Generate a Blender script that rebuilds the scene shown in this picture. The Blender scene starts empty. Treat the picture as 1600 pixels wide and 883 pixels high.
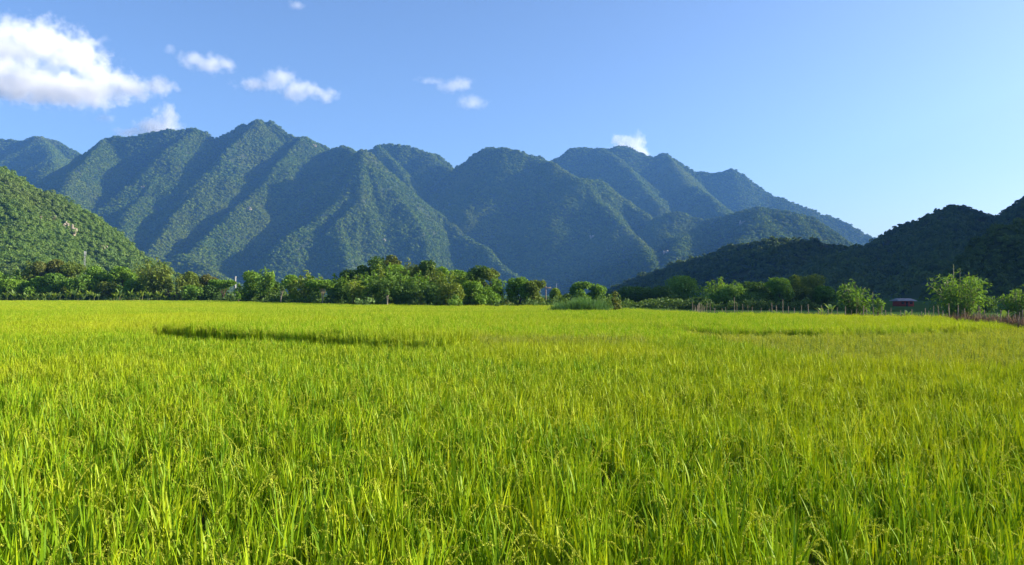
import bpy, math, random
import numpy as np

# ------------------------------------------------------------------ camera, world, sun, exposure
S = bpy.context.scene
F = 1256.0                      # focal length in photo pixels (photo is 1600 wide)
HZ = 460.0                      # photo row of the horizon
CZ = 2.55                       # camera height in metres
SUN_AZ, SUN_EL = math.radians(86), math.radians(22)     # azimuth clockwise from +Y (view direction)
cam = bpy.data.cameras.new('camera')
cam.sensor_width = 36.0
cam.lens = 36.0 * F / 1600.0
cam.clip_start, cam.clip_end = 0.1, 60000
cam_o = bpy.data.objects.new('camera', cam)
S.collection.objects.link(cam_o)
cam_o.location = (0, 0, CZ)
cam_o.rotation_euler = (math.radians(90) + math.atan((HZ - 441.5) / F), 0, 0)
S.camera = cam_o

W = bpy.data.worlds.new('World'); S.world = W; W.use_nodes = True
wn = W.node_tree.nodes
sky = wn.new('ShaderNodeTexSky'); sky.sky_type = 'NISHITA'; sky.sun_disc = False
sky.sun_elevation = SUN_EL; sky.sun_rotation = SUN_AZ
sky.altitude = 200; sky.air_density = 0.7; sky.dust_density = 2.3; sky.ozone_density = 3.8
W.node_tree.links.new(sky.outputs[0], wn['Background'].inputs[0])
wn['Background'].inputs[1].default_value = 0.107
sun = bpy.data.lights.new('sun', 'SUN'); sun.energy = 5.0; sun.angle = math.radians(0.5)
sun.color = (1.0, 0.90, 0.74)
sun_o = bpy.data.objects.new('sun', sun); S.collection.objects.link(sun_o)
from mathutils import Vector, Matrix
SD = Vector((math.sin(SUN_AZ) * math.cos(SUN_EL), math.cos(SUN_AZ) * math.cos(SUN_EL), math.sin(SUN_EL)))
sun_o.rotation_euler = SD.to_track_quat('Z', 'Y').to_euler()
sun_o.location = SD * 300
S.view_settings.view_transform = 'Standard'
S.view_settings.look = 'None'
S.view_settings.gamma = 1.0
S.view_settings.exposure = 1.33
S.cycles.max_bounces = 8
S.cycles.diffuse_bounces = 3
S.cycles.transmission_bounces = 4
S.cycles.volume_bounces = 8
S.cycles.volume_step_rate = 0.35
S.cycles.use_denoising = True
S.cycles.sample_clamp_indirect = 6

DO_RICE, DO_TREES, DO_CLOUD, DO_HAZE, DO_CROWNS = 1, 1, 1, 1, 1
HAZE_DENS = 0.92e-4
HAZE_COL = (0.17, 0.44, 1.0)

# ------------------------------------------------------------------ helpers
rng = np.random.default_rng(7)
random.seed(7)
COL = S.collection
def P(px, py, D): return ((px - 800) / F * D, D, CZ + (HZ - py) / F * D)
def tag(o, label=None, cat=None, group=None, kind=None):
    if label: o['label'] = label
    if cat: o['category'] = cat
    if group: o['group'] = group
    if kind: o['kind'] = kind
    return o
def mesh_np(name, V, FC, mats=(), midx=None, smooth=False):
    """V (n,3); FC (m,k) array, or list of arrays with equal k each"""
    me = bpy.data.meshes.new(name)
    if not isinstance(FC, list): FC = [FC]
    FC = [np.asarray(f, dtype=np.int32) for f in FC if len(f)]
    V = np.asarray(V, dtype=np.float32)
    me.vertices.add(len(V)); me.vertices.foreach_set('co', V.ravel())
    loops = np.concatenate([f.ravel() for f in FC]) if FC else np.zeros(0, np.int32)
    sizes = np.concatenate([np.full(len(f), f.shape[1], np.int32) for f in FC]) if FC else np.zeros(0, np.int32)
    me.loops.add(len(loops)); me.loops.foreach_set('vertex_index', loops)
    me.polygons.add(len(sizes))
    starts = np.concatenate([[0], np.cumsum(sizes)[:-1]]).astype(np.int32) if len(sizes) else sizes
    me.polygons.foreach_set('loop_start', starts)
    if midx is not None: me.polygons.foreach_set('material_index', np.asarray(midx, np.int32))
    if smooth: me.polygons.foreach_set('use_smooth', np.ones(len(sizes), bool))
    for m in mats: me.materials.append(m)
    me.update(calc_edges=True); me.validate()
    return me
def obj(name, me, parent=None, loc=(0, 0, 0), link=True):
    o = bpy.data.objects.new(name, me)
    o.location = loc
    if link: COL.objects.link(o)
    if parent: o.parent = parent
    return o
def empty(name, loc): return obj(name, None, None, loc)

def hash2(ix, iy, seed):
    h = (ix.astype(np.int64) * 374761393 + iy.astype(np.int64) * 668265263 + seed * 974711) & 0x7fffffff
    h = ((h ^ (h >> 13)) * 1274126177) & 0x7fffffff
    return ((h ^ (h >> 16)) & 0xffff) / 65535.0
def vnoise(x, y, seed=0):
    ix, iy = np.floor(x), np.floor(y); fx, fy = x - ix, y - iy
    fx = fx * fx * fx * (fx * (fx * 6 - 15) + 10); fy = fy * fy * fy * (fy * (fy * 6 - 15) + 10)
    a, b = hash2(ix, iy, seed), hash2(ix + 1, iy, seed); c, d = hash2(ix, iy + 1, seed), hash2(ix + 1, iy + 1, seed)
    return (a * (1 - fx) + b * fx) * (1 - fy) + (c * (1 - fx) + d * fx) * fy
def fbm(x, y, seed=0, oct=4):
    r, a, t = 0, 1, 0
    for k in range(oct):
        r = r + a * vnoise(x * 2 ** k + 17 * k, y * 2 ** k - 9 * k, seed + k); t += a; a *= .5
    return r / t - .5

# ------------------------------------------------------------------ materials
def nodes(m): m.use_nodes = True; nt = m.node_tree; nt.nodes.clear(); return nt, nt.nodes, nt.links
def leaf_mat(name, cols, trans=.38, rough=.65, spec=.02, warm=1.0, world_noise=None, tcol=None, sp=None):
    """cols: list of (position, rgb) chosen per leaf/instance at random; diffuse + translucent + a little gloss"""
    m = bpy.data.materials.new(name); nt, N, L = nodes(m)
    out = N.new('ShaderNodeOutputMaterial')
    geo = N.new('ShaderNodeNewGeometry'); oi = N.new('ShaderNodeObjectInfo')
    mx = N.new('ShaderNodeMath'); mx.operation = 'MULTIPLY_ADD'; mx.inputs[1].default_value = .55
    ad = N.new('ShaderNodeMath'); ad.operation = 'MULTIPLY'; ad.inputs[1].default_value = .45
    L.new(oi.outputs['Random'], ad.inputs[0]); L.new(geo.outputs['Random Per Island'], mx.inputs[0]); L.new(ad.outputs[0], mx.inputs[2])
    ramp = N.new('ShaderNodeValToRGB')
    while len(ramp.color_ramp.elements) < len(cols): ramp.color_ramp.elements.new(.5)
    for e, (p, c) in zip(ramp.color_ramp.elements, cols): e.position = p; e.color = (*c, 1)
    L.new(mx.outputs[0], ramp.inputs[0]); col = ramp.outputs[0]
    if world_noise:
        sc, c2, lo, hi = world_noise
        tn = N.new('ShaderNodeTexNoise'); tn.inputs['Scale'].default_value = sc; tn.inputs['Detail'].default_value = 3
        L.new(geo.outputs['Position'], tn.inputs['Vector'])
        mr = N.new('ShaderNodeMapRange'); mr.inputs[1].default_value = lo; mr.inputs[2].default_value = hi
        L.new(tn.outputs[0], mr.inputs[0])
        mix = N.new('ShaderNodeMix'); mix.data_type = 'RGBA'
        L.new(mr.outputs[0], mix.inputs[0]); L.new(col, mix.inputs[6]); mix.inputs[7].default_value = (*c2, 1); col = mix.outputs[2]
    df = N.new('ShaderNodeBsdfDiffuse'); tr = N.new('ShaderNodeBsdfTranslucent'); gl = N.new('ShaderNodeBsdfGlossy')
    L.new(col, df.inputs[0])
    tm = N.new('ShaderNodeMix'); tm.data_type = 'RGBA'; tm.blend_type = 'MULTIPLY'; tm.inputs[0].default_value = 1
    L.new(col, tm.inputs[6]); tm.inputs[7].default_value = (*(tcol or (1.5, 1.35, .55)), 1); L.new(tm.outputs[2], tr.inputs[0])
    gl.inputs['Roughness'].default_value = rough
    m1 = N.new('ShaderNodeMixShader'); m1.inputs[0].default_value = trans
    L.new(df.outputs[0], m1.inputs[1]); L.new(tr.outputs[0], m1.inputs[2])
    m2 = N.new('ShaderNodeMixShader'); m2.inputs[0].default_value = spec
    L.new(m1.outputs[0], m2.inputs[1]); L.new(gl.outputs[0], m2.inputs[2])
    L.new(m2.outputs[0], out.inputs[0])
    return m
def solid(name, c, rough=.8, noise=None, metallic=0):
    m = bpy.data.materials.new(name); nt, N, L = nodes(m)
    out = N.new('ShaderNodeOutputMaterial'); b = N.new('ShaderNodeBsdfPrincipled'); L.new(b.outputs[0], out.inputs[0])
    b.inputs['Specular IOR Level'].default_value = 0.0 if rough >= .8 else .4
    b.inputs['Roughness'].default_value = rough; b.inputs['Base Color'].default_value = (*c, 1); b.inputs['Metallic'].default_value = metallic
    if noise:
        sc, c2 = noise
        g = N.new('ShaderNodeNewGeometry'); tn = N.new('ShaderNodeTexNoise'); tn.inputs['Scale'].default_value = sc; tn.inputs['Detail'].default_value = 6
        L.new(g.outputs['Position'], tn.inputs['Vector'])
        r = N.new('ShaderNodeValToRGB'); r.color_ramp.elements[0].position = .35; r.color_ramp.elements[1].position = .65
        r.color_ramp.elements[0].color = (*c, 1); r.color_ramp.elements[1].color = (*c2, 1)
        L.new(tn.outputs[0], r.inputs[0]); L.new(r.outputs[0], b.inputs['Base Color'])
    return m

M = {}
M['rice'] = leaf_mat('rice leaf', [(0, (.048, .15, .004)), (.5, (.18, .305, .006)), (1, (.40, .46, .012))], trans=.23, spec=.012, rough=.5,
                     world_noise=(.06, (.40, .43, .012), .48, .74), tcol=(1.35, 1.2, .5))
M['grain'] = leaf_mat('rice grain', [(0, (.28, .38, .015)), (.5, (.42, .48, .025)), (1, (.55, .52, .045))], trans=.25, spec=.03, tcol=(1.1, 1, .6))
M['ricefar'] = leaf_mat('rice leaf far', [(0, (.11, .24, .004)), (.5, (.21, .36, .006)), (1, (.37, .46, .010))], trans=.30, rough=.6, spec=.008,
                     world_noise=(.06, (.42, .44, .012), .48, .74), tcol=(1.35, 1.25, .6))
M['riperice'] = leaf_mat('ripening rice leaf', [(0, (.10, .18, .007)), (.5, (.19, .255, .010)), (1, (.30, .31, .018))], trans=.42, spec=.03, tcol=(1.3, 1.15, .6))
M['dk'] = leaf_mat('dark foliage', [(0, (.04, .092, .010)), (.5, (.065, .135, .014)), (1, (.10, .18, .02))], trans=.25)
M['md'] = leaf_mat('mid foliage', [(0, (.075, .165, .013)), (.5, (.13, .25, .02)), (1, (.19, .32, .03))], trans=.3)
M['lt'] = leaf_mat('bamboo foliage', [(0, (.07, .16, .016)), (.5, (.11, .22, .022)), (1, (.165, .28, .03))], trans=.35)
M['ol'] = leaf_mat('olive foliage', [(0, (.085, .14, .018)), (.5, (.13, .19, .024)), (1, (.19, .23, .032))], trans=.3)
M['br'] = leaf_mat('brownish foliage', [(0, (.075, .11, .018)), (.5, (.12, .145, .022)), (1, (.18, .16, .032))], trans=.25)
M['yl'] = leaf_mat('yellow green foliage', [(0, (.12, .20, .02)), (.5, (.18, .27, .03)), (1, (.26, .32, .04))], trans=.35)
M['pale'] = leaf_mat('pale broad leaf', [(0, (.10, .19, .05)), (.5, (.16, .26, .07)), (1, (.22, .30, .09))], trans=.3)
M['reed'] = leaf_mat('reed blade', [(0, (.05, .13, .03)), (.5, (.08, .18, .04)), (1, (.13, .22, .05))], trans=.35)
M['under'] = leaf_mat('undergrowth leaf', [(0, (.035, .085, .012)), (.5, (.06, .12, .018)), (1, (.11, .17, .03))], trans=.3)
M['forest'] = leaf_mat('mountain forest', [(0, (.030, .070, .005)), (.5, (.07, .118, .007)), (1, (.135, .175, .012))], trans=.22, spec=.004,
                       world_noise=(.004, (.11, .14, .012), .5, .75))
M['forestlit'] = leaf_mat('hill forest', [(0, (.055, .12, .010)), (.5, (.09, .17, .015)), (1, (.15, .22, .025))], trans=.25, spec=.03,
                       world_noise=(.012, (.11, .145, .03), .5, .75))  # lighter, warmer copy for the sunlit hill, sunlight put into the leaf colour
M['forestshade'] = leaf_mat('shaded hill forest', [(0, (.045, .085, .016)), (.5, (.075, .125, .024)), (1, (.12, .18, .032))], trans=.22, spec=.02)  # darker copy for the shaded hills, their shade put into the leaf colour
M['floor'] = solid('forest floor', (.035, .06, .02), .95, (.02, (.05, .06, .025)))
M['hillfloor'] = solid('hill shrub cover', (.04, .085, .014), .95, (.05, (.06, .10, .02)))
M['soil'] = solid('paddy soil', (.035, .045, .016), .95, (.8, (.06, .065, .02)))
M['grassground'] = solid('meadow ground', (.035, .075, .02), .95, (.15, (.05, .09, .025)))
M['bark'] = solid('bark', (.14, .11, .075), .9, (2.5, (.08, .06, .045)))
M['palebark'] = solid('pale bark', (.42, .36, .26), .85, (3, (.28, .23, .16)))
M['culm'] = solid('bamboo culm', (.20, .22, .06), .6, (2, (.24, .19, .07)))
M['wood'] = solid('weathered stake', (.27, .22, .155), .9, (6, (.18, .14, .10)))
M['twig'] = solid('dry twig', (.30, .20, .12), .95, (4, (.20, .12, .07)))
M['rock'] = solid('limestone', (.42, .36, .27), .9, (.25, (.20, .17, .12)))
M['white'] = solid('white paint', (.38, .38, .37), .8, (1.5, (.28, .28, .27)))
M['steel'] = solid('galvanised steel', (.36, .37, .38), .6, (2, (.28, .29, .30)), .2)
M['redpaint'] = solid('red wall', (.30, .07, .05), .8, (2, (.30, .06, .04)))
M['tin'] = solid('tin roof', (.28, .27, .28), .8, (1.2, (.2, .19, .2)))
M['thatch'] = solid('dark tile roof', (.13, .085, .075), .85, (1.5, (.085, .06, .06)))
M['plank'] = solid('dark plank wall', (.07, .05, .045), .9, (3, (.045, .035, .03)))
M['straw'] = solid('straw', (.55, .44, .26), .95, (5, (.42, .33, .18)))

# ------------------------------------------------------------------ terrain
def tent(X, Y, ridges):
    H = np.full(X.shape, -1e3)
    for pts, sl, sr, rad in ridges:
        for (x0, y0, z0), (x1, y1, z1) in zip(pts[:-1], pts[1:]):
            dx, dy = x1 - x0, y1 - y0; l2 = dx * dx + dy * dy + 1e-6
            t = np.clip(((X - x0) * dx + (Y - y0) * dy) / l2, 0, 1)
            ex, ey = X - (x0 + t * dx), Y - (y0 + t * dy)
            d = np.sqrt(ex * ex + ey * ey + rad * rad) - rad
            side = (dx * ey - dy * ex)          # >0: left of the direction of travel
            s = np.where(side > 0, sl, sr)
            H = np.maximum(H, z0 + t * (z1 - z0) - s * d)
    return H
def grid_terrain(name, x0, x1, y0, y1, step, hf, mat):
    xs = np.arange(x0, x1 + .1, step); ys = np.arange(y0, y1 + .1, step)
    X, Y = np.meshgrid(xs, ys); Z = hf(X, Y)
    nx, ny = len(xs), len(ys)
    i = (np.arange(ny - 1)[:, None] * nx + np.arange(nx - 1)[None]).ravel()
    q = np.stack([i, i + 1, i + nx + 1, i + nx], 1)
    zq = Z.ravel()[q].max(1)
    q = q[zq > -1.5]
    V = np.stack([X.ravel(), Y.ravel(), np.maximum(Z.ravel(), -3)], 1)
    used = np.unique(q); remap = np.zeros(len(V), np.int64); remap[used] = np.arange(len(used))
    V = V[used]; q = remap[q]
    me = mesh_np(name, V, q, [mat], smooth=True)
    return obj(name, me)

def crown_src(name, mat, nleaf, leaf, R=1.0, squash=.8, seed=0, lobes=1):
    """a small tree crown of unit radius made of loose leaf clumps"""
    r = np.random.default_rng(seed)
    d = r.normal(size=(nleaf, 3)); d /= np.linalg.norm(d, axis=1)[:, None]
    d[:, 2] = np.where(d[:, 2] < -.35, -d[:, 2], d[:, 2])
    k = r.integers(0, lobes, nleaf)
    lc = np.concatenate([r.normal(size=(lobes, 2)) * .42, r.normal(size=(lobes, 1)) * .3], 1) if lobes > 1 else np.zeros((1, 3))
    lr = r.uniform(.45, .75, lobes) if lobes > 1 else np.ones(1)
    c = lc[k] + d * lr[k][:, None] * (r.uniform(.72, 1.08, nleaf)[:, None])
    c *= np.array([1, 1, squash]) * R
    V, Fq = leaf_quads(c, d + r.normal(size=d.shape) * .36, np.full(nleaf, leaf) * r.uniform(.7, 1.4, nleaf), .8, r)
    # dense inner body so that the sky does not show through far crowns
    return obj(name, mesh_np(name, V, Fq, [mat]), link=False)
def leaf_quads(c, nrm, ln, asp, r, along=None):
    nrm = nrm / (np.linalg.norm(nrm, axis=1)[:, None] + 1e-9)
    if along is None: along = r.normal(size=c.shape)
    t = along - (along * nrm).sum(1)[:, None] * nrm; t /= np.linalg.norm(t, axis=1)[:, None] + 1e-9
    b = np.cross(nrm, t)
    h = (ln * .5)[:, None]; w = (ln * asp * .5)[:, None]
    bend = nrm * h * .25
    V = np.stack([c - t * h - bend, c + b * w + t * h * .1, c + t * h - bend, c - b * w + t * h * .1], 1).reshape(-1, 3)
    return V, np.arange(len(V)).reshape(-1, 4)

def gn_forest(o, srcs, dens, smin, smax, seed=0, zoff=.25, minz=1.0):
    """tree crowns standing all over a hill, drawn as part of the hill object itself"""
    ng = bpy.data.node_groups.new('forest cover', 'GeometryNodeTree')
    ng.interface.new_socket('Geometry', in_out='INPUT', socket_type='NodeSocketGeometry')
    ng.interface.new_socket('Geometry', in_out='OUTPUT', socket_type='NodeSocketGeometry')
    N, L = ng.nodes, ng.links
    gi, go = N.new('NodeGroupInput'), N.new('NodeGroupOutput')
    dp = N.new('GeometryNodeDistributePointsOnFaces'); dp.inputs['Density'].default_value = dens; dp.inputs['Seed'].default_value = seed
    na = N.new('GeometryNodeInputNamedAttribute'); na.data_type = 'FLOAT'; na.inputs[0].default_value = 'cover'
    mu = N.new('ShaderNodeMath'); mu.operation = 'MULTIPLY'; mu.inputs[1].default_value = dens
    L.new(na.outputs[0], mu.inputs[0]); L.new(mu.outputs[0], dp.inputs['Density'])
    L.new(gi.outputs[0], dp.inputs['Mesh'])
    jn = N.new('GeometryNodeJoinGeometry')
    for s in srcs:
        oi = N.new('GeometryNodeObjectInfo'); oi.inputs['Object'].default_value = s
        gt = N.new('GeometryNodeGeometryToInstance'); L.new(oi.outputs['Geometry'], gt.inputs[0]); L.new(gt.outputs[0], jn.inputs[0])
    ip = N.new('GeometryNodeInstanceOnPoints'); L.new(dp.outputs['Points'], ip.inputs['Points']); L.new(jn.outputs[0], ip.inputs['Instance'])
    ip.inputs['Pick Instance'].default_value = True
    ri = N.new('FunctionNodeRandomValue'); ri.data_type = 'INT'
    ri.inputs['Max'].default_value = len(srcs) - 1 if 'Max' in ri.inputs else 0
    for s in ri.inputs:
        if s.name == 'Max' and s.type == 'INT': s.default_value = len(srcs) - 1
        if s.name == 'Min' and s.type == 'INT': s.default_value = 0
    L.new([x for x in ri.outputs if x.type == 'INT'][0], ip.inputs['Instance Index'])
    rr = N.new('FunctionNodeRandomValue'); rr.data_type = 'FLOAT_VECTOR'
    rr.inputs[0].default_value = (-.15, -.15, 0); rr.inputs[1].default_value = (.15, .15, 6.28)
    L.new(rr.outputs[0], ip.inputs['Rotation'])
    rs = N.new('FunctionNodeRandomValue'); rs.data_type = 'FLOAT'
    fl = [s for s in rs.inputs if s.type == 'VALUE']; fl[0].default_value = smin; fl[1].default_value = smax
    L.new([x for x in rs.outputs if x.type == 'VALUE'][0], ip.inputs['Scale'])
    j2 = N.new('GeometryNodeJoinGeometry'); L.new(gi.outputs[0], j2.inputs[0]); L.new(ip.outputs[0], j2.inputs[0]); L.new(j2.outputs[0], go.inputs[0])
    md = o.modifiers.new('forest cover', 'NODES'); md.node_group = ng

def set_cover(o, minz=1.0, fmargin=.72):
    me = o.data; n = len(me.vertices)
    co = np.empty(n * 3, np.float32); me.vertices.foreach_get('co', co); co = co.reshape(-1, 3)
    no = np.empty(n * 3, np.float32); me.vertex_normals.foreach_get('vector', no); no = no.reshape(-1, 3)
    v = np.array([0, 0, CZ]) - co; v /= np.linalg.norm(v, axis=1)[:, None]
    thin = .62 + 1.5 * fbm(co[:, 0] / 55, co[:, 1] / 55, 71, 3)
    c = np.clip(thin, .18, 1) * (((no * v).sum(1) > -.22) & (co[:, 2] > minz) & (np.abs(co[:, 0]) < co[:, 1] * fmargin + 30))
    a = me.attributes.new('cover', 'FLOAT', 'POINT'); a.data.foreach_set('value', c.astype(np.float32))

def R(pts, D=None, sl=.9, sr=.9, rad=20):
    out = [P(p[0], p[1], p[2] if len(p) > 2 else D) for p in pts]
    return (out, sl, sr, rad)

# ---- ground
def ground():
    xs = np.concatenate([np.linspace(-3200, -300, 12), np.linspace(-250, 250, 26), np.linspace(300, 3200, 12)])
    ys = np.concatenate([np.linspace(-2000, -30, 8), np.linspace(0, 400, 30), np.linspace(450, 3800, 14)])
    X, Y = np.meshgrid(xs, ys); nx, ny = len(xs), len(ys)
    i = (np.arange(ny - 1)[:, None] * nx + np.arange(nx - 1)[None]).ravel()
    o = obj('ground', mesh_np('ground', np.stack([X.ravel(), Y.ravel(), X.ravel() * 0], 1), np.stack([i, i + 1, i + nx + 1, i + nx], 1), [M['grassground']]))
    tag(o, 'flat valley floor under the rice and trees', 'ground', kind='structure')
ground()

# ---- far mountains
TH = 3.0   # the tree cover adds about this many photo pixels above the ridges
def far_ridges():
    r = []
    # skylines
    r.append(R([(-160, 240), (-60, 222), (0, 221), (20, 222), (38, 217), (62, 216), (85, 222), (108, 236), (125, 250), (150, 290)], 3600, .7, 1.6, 4))
    r.append(R([(112, 256), (140, 236), (165, 222), (205, 219), (250, 211), (300, 206), (318, 208), (330, 217), (350, 207), (374, 199), (388, 195), (404, 195), (413, 199), (421, 194), (432, 199), (450, 211), (475, 216), (492, 226), (515, 238)], 2900, .8, 2.4, 3))
    r.append(R([(515, 238, 2880), (535, 235, 2800), (548, 243, 2700), (558, 243, 2620), (566, 239, 2560)], None, .9, 1.5, 6))
    r.append(R([(560, 262), (577, 240), (592, 232), (625, 231), (660, 239), (680, 243), (700, 262), (720, 285)], 3050, .8, 2.2, 3))
    r.append(R([(700, 285), (717, 264), (737, 248), (762, 239), (790, 232), (820, 239), (842, 248), (864, 262)], 2850, .75, 2.0, 4))
    r.append(R([(850, 266), (864, 257), (886, 238), (912, 234), (930, 238), (945, 236), (965, 231), (985, 230), (1008, 243), (1022, 247), (1030, 243), (1041, 244), (1050, 249), (1058, 253), (1085, 272), (1110, 274), (1145, 268), (1166, 281), (1200, 308), (1230, 321), (1265, 330), (1310, 344), (1340, 359), (1368, 374), (1420, 400)], 3300, .75, 1.9, 4))
    # spurs
    r.append(R([(62, 216, 3600), (95, 275, 3100), (60, 330, 2700)], None, .8, .7, 6))
    r.append(R([(165, 222, 2900), (120, 272, 2650), (85, 330, 2350), (60, 400, 2000)], None, .75, .75, 6))
    r.append(R([(305, 210, 2900), (268, 236, 2780), (222, 310, 2500), (190, 372, 2250), (150, 430, 2000)], None, .75, 1.0, 6))
    r.append(R([(398, 197, 2880), (345, 248, 2680), (310, 305, 2480), (268, 358, 2280), (225, 425, 2000)], None, .8, 1.1, 6))
    r.append(R([(478, 217, 2880), (434, 262, 2650), (390, 318, 2430), (340, 368, 2220), (300, 405, 2060), (265, 440, 1900)], None, .85, 1.1, 6))
    r.append(R([(290, 405, 2060), (325, 425, 1850), (350, 442, 1800)], None, .5, .5, 6))
    r.append(R([(566, 239, 2560), (536, 308, 2350), (480, 358, 2200), (455, 372, 2150)], None, 1.0, 1.1, 8))
    r.append(R([(566, 239, 2560), (562, 320, 2300), (528, 358, 2200), (540, 400, 2080), (548, 440, 1950)], None, 1.25, 1.0, 6))
    r.append(R([(566, 239, 2560), (600, 280, 2480), (634, 322, 2380), (663, 365, 2260), (668, 410, 2130), (672, 450, 2000)], None, 1.3, .9, 6))
    r.append(R([(592, 232, 3050), (625, 268, 2850), (650, 318, 2680), (700, 350, 2500), (752, 392, 2300), (800, 432, 2120), (830, 462, 1950)], None, 1.1, .95, 6))
    r.append(R([(668, 240, 3050), (738, 296, 2800), (772, 356, 2600), (786, 392, 2450), (800, 430, 2300)], None, 1.1, .95, 6))
    r.append(R([(770, 236, 2850), (790, 232, 2830), (842, 254, 2720), (908, 286, 2520), (938, 314, 2400), (968, 345, 2270), (1000, 385, 2080), (1030, 440, 1850)], None, 1.0, .85, 6))
    r.append(R([(905, 284, 2520), (935, 290, 2560), (975, 318, 2500), (1026, 352, 2330)], None, .8, .8, 8))
    r.append(R([(1046, 252, 3280), (1075, 292, 2980), (1100, 306, 2800), (1142, 348, 2480)], None, .9, .8, 8))
    r.append(R([(940, 237, 3300), (975, 262, 3100), (1010, 300, 2850), (1040, 340, 2600)], None, .8, .8, 8))
    r.append(R([(1028, 350, 2350), (1050, 338, 2250), (1085, 348, 2250), (1130, 350, 2200), (1165, 338, 2180), (1190, 331, 2180), (1230, 338, 2180), (1262, 348, 2180), (1292, 376, 2180), (1320, 410, 2150)], None, .8, .75, 10))
    r.append(R([(1190, 331, 2180), (1170, 380, 1980), (1120, 440, 1750)], None, .8, .8, 20))
    r.append(R([(1085, 348, 2250), (1060, 400, 2000), (1030, 450, 1800)], None, .8, .8, 20))
    return r
def far_h(X, Y):
    wx = fbm(X / 260, Y / 260, 3) * 90; wy = fbm(X / 260, Y / 260, 9) * 90
    h = tent(X + wx * .22, Y + wy * .6, far_ridges())
    rg = .5 - np.abs(fbm(X / 210, Y / 300, 61, 3)) * 2
    return h + (fbm(X / 80, Y / 80, 21, 4) * 17 + rg * 26 + (.5 - np.abs(fbm(X / 85, Y / 130, 66, 3)) * 2) * 15) * np.clip(h / 120, .1, 1)
mtn = grid_terrain('mountain', -2700, 2000, 1750, 3760, 9, far_h, M['floor'])
tag(mtn, 'far range of steep forested peaks with ridges running down to the valley', 'mountain', kind='structure')

# ---- near hills
def left_h(X, Y):
    rid = [R([(-420, 160, 700), (-150, 225, 680), (0, 270, 650), (12, 278), (30, 292), (54, 306), (88, 314), (108, 328), (122, 354), (148, 396), (166, 420), (194, 442)], 640, .8, .8, 12),
           R([(88, 316, 640), (90, 350, 590), (106, 400, 520), (114, 440, 460)], None, 1.6, .8, 18),
           R([(12, 278, 640), (20, 330, 580), (40, 390, 500), (60, 440, 440)], None, 1.0, .9, 25),
           R([(-150, 225, 680), (-120, 330, 560), (-100, 420, 450)], None, .9, .9, 25)]
    wx = fbm(X / 70, Y / 70, 5) * 26; wy = fbm(X / 70, Y / 70, 6) * 26
    h = tent(X + wx, Y + wy, rid)
    return h + (fbm(X / 28, Y / 28, 31) * 12 + fbm(X / 75, Y / 75, 34, 2) * 22) * np.clip(h / 20, .1, 1)
lhill = grid_terrain('hill', -900, -180, 400, 900, 4, left_h, M['hillfloor'])
tag(lhill, 'sunlit green karst hill with pale rock patches at the left edge', 'hill', kind='structure')

def right_h(X, Y):
    rid = [R([(940, 470, 1150), (958, 450, 1120), (1000, 436, 1080), (1040, 422, 1050), (1090, 405, 1020), (1150, 386, 1000), (1190, 376, 980), (1215, 371, 960), (1250, 376, 960), (1290, 382, 960), (1340, 388, 960), (1362, 382, 960), (1382, 372, 960), (1408, 374, 970), (1424, 374, 990), (1440, 356, 1000), (1464, 334, 1000), (1488, 325, 1000), (1508, 329, 1000), (1532, 348, 1000), (1556, 338, 1000), (1600, 314, 1000), (1680, 290, 1000)], None, .85, .65, 4),
           R([(1340, 388, 960), (1320, 425, 720), (1300, 455, 560)], None, .5, .5, 25),
           R([(1490, 328, 1000), (1500, 400, 700), (1470, 440, 520)], None, .6, .6, 25),
           ([(860, 1120, 250), (890, 1000, 285), (730, 800, 268), (660, 600, 262), (652, 450, 262), (654, 212, 268), (654, 192, 252), (654, 168, 248), (662, 100, 110)], .75, .95, 8)]  # unseen ridge added off to the right, crest shaped to shade trees and slopes
    wx = fbm(X / 60, Y / 60, 15) * 12; wy = fbm(X / 60, Y / 60, 16) * 22
    h = tent(X + wx, Y + wy, rid)
    return h + fbm(X / 25, Y / 25, 41) * 9 * np.clip(h / 20, .1, 1)
rhill = grid_terrain('hill', 60, 1150, 40, 1300, 5, right_h, M['floor'])
tag(rhill, 'dark shaded wooded hill rising in a long ridge at the right', 'hill', kind='structure')
def near_h(X, Y):
    rid = [R([(1505, 470, 330), (1530, 436, 330), (1545, 398), (1560, 374), (1578, 356), (1602, 350), (1660, 330), (1760, 320)], 340, 1.2, .9, 6)]
    h = tent(X + fbm(X / 20, Y / 20, 25) * 8, Y + fbm(X / 20, Y / 20, 26) * 8, rid)
    return h + fbm(X / 10, Y / 10, 51) * 4
nhill = grid_terrain('hill', 170, 340, 270, 420, 2.5, near_h, M['floor'])
tag(nhill, 'nearest dark steep hill cut off by the right edge', 'hill', kind='structure')

if DO_CROWNS:
    srcs = [crown_src('far_crown', M['forest'], 46, .62, seed=k, squash=.85) for k in range(5)]
    set_cover(mtn); gn_forest(mtn, srcs, 1 / 28., 2.6, 7.4, 1)
    srcs = [crown_src('hill_crown', M['forestlit'], 520, .22, seed=20 + k, lobes=5, squash=.9) for k in range(6)]
    set_cover(lhill); gn_forest(lhill, srcs, 1 / 6.5, 1.5, 4.2, 2)
    srcs = [crown_src('shaded_crown', M['forestshade'], 130, .42, seed=40 + k, lobes=4, squash=.9) for k in range(6)]
    set_cover(rhill); gn_forest(rhill, srcs, 1 / 21., 2.4, 6.2, 3)
    srcs = [crown_src('near_shaded_crown', M['forestshade'], 300, .30, seed=60 + k, lobes=5, squash=1.0) for k in range(5)]
    set_cover(nhill, fmargin=.8); gn_forest(nhill, srcs, 1 / 8., 1.5, 3.2, 4)

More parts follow.
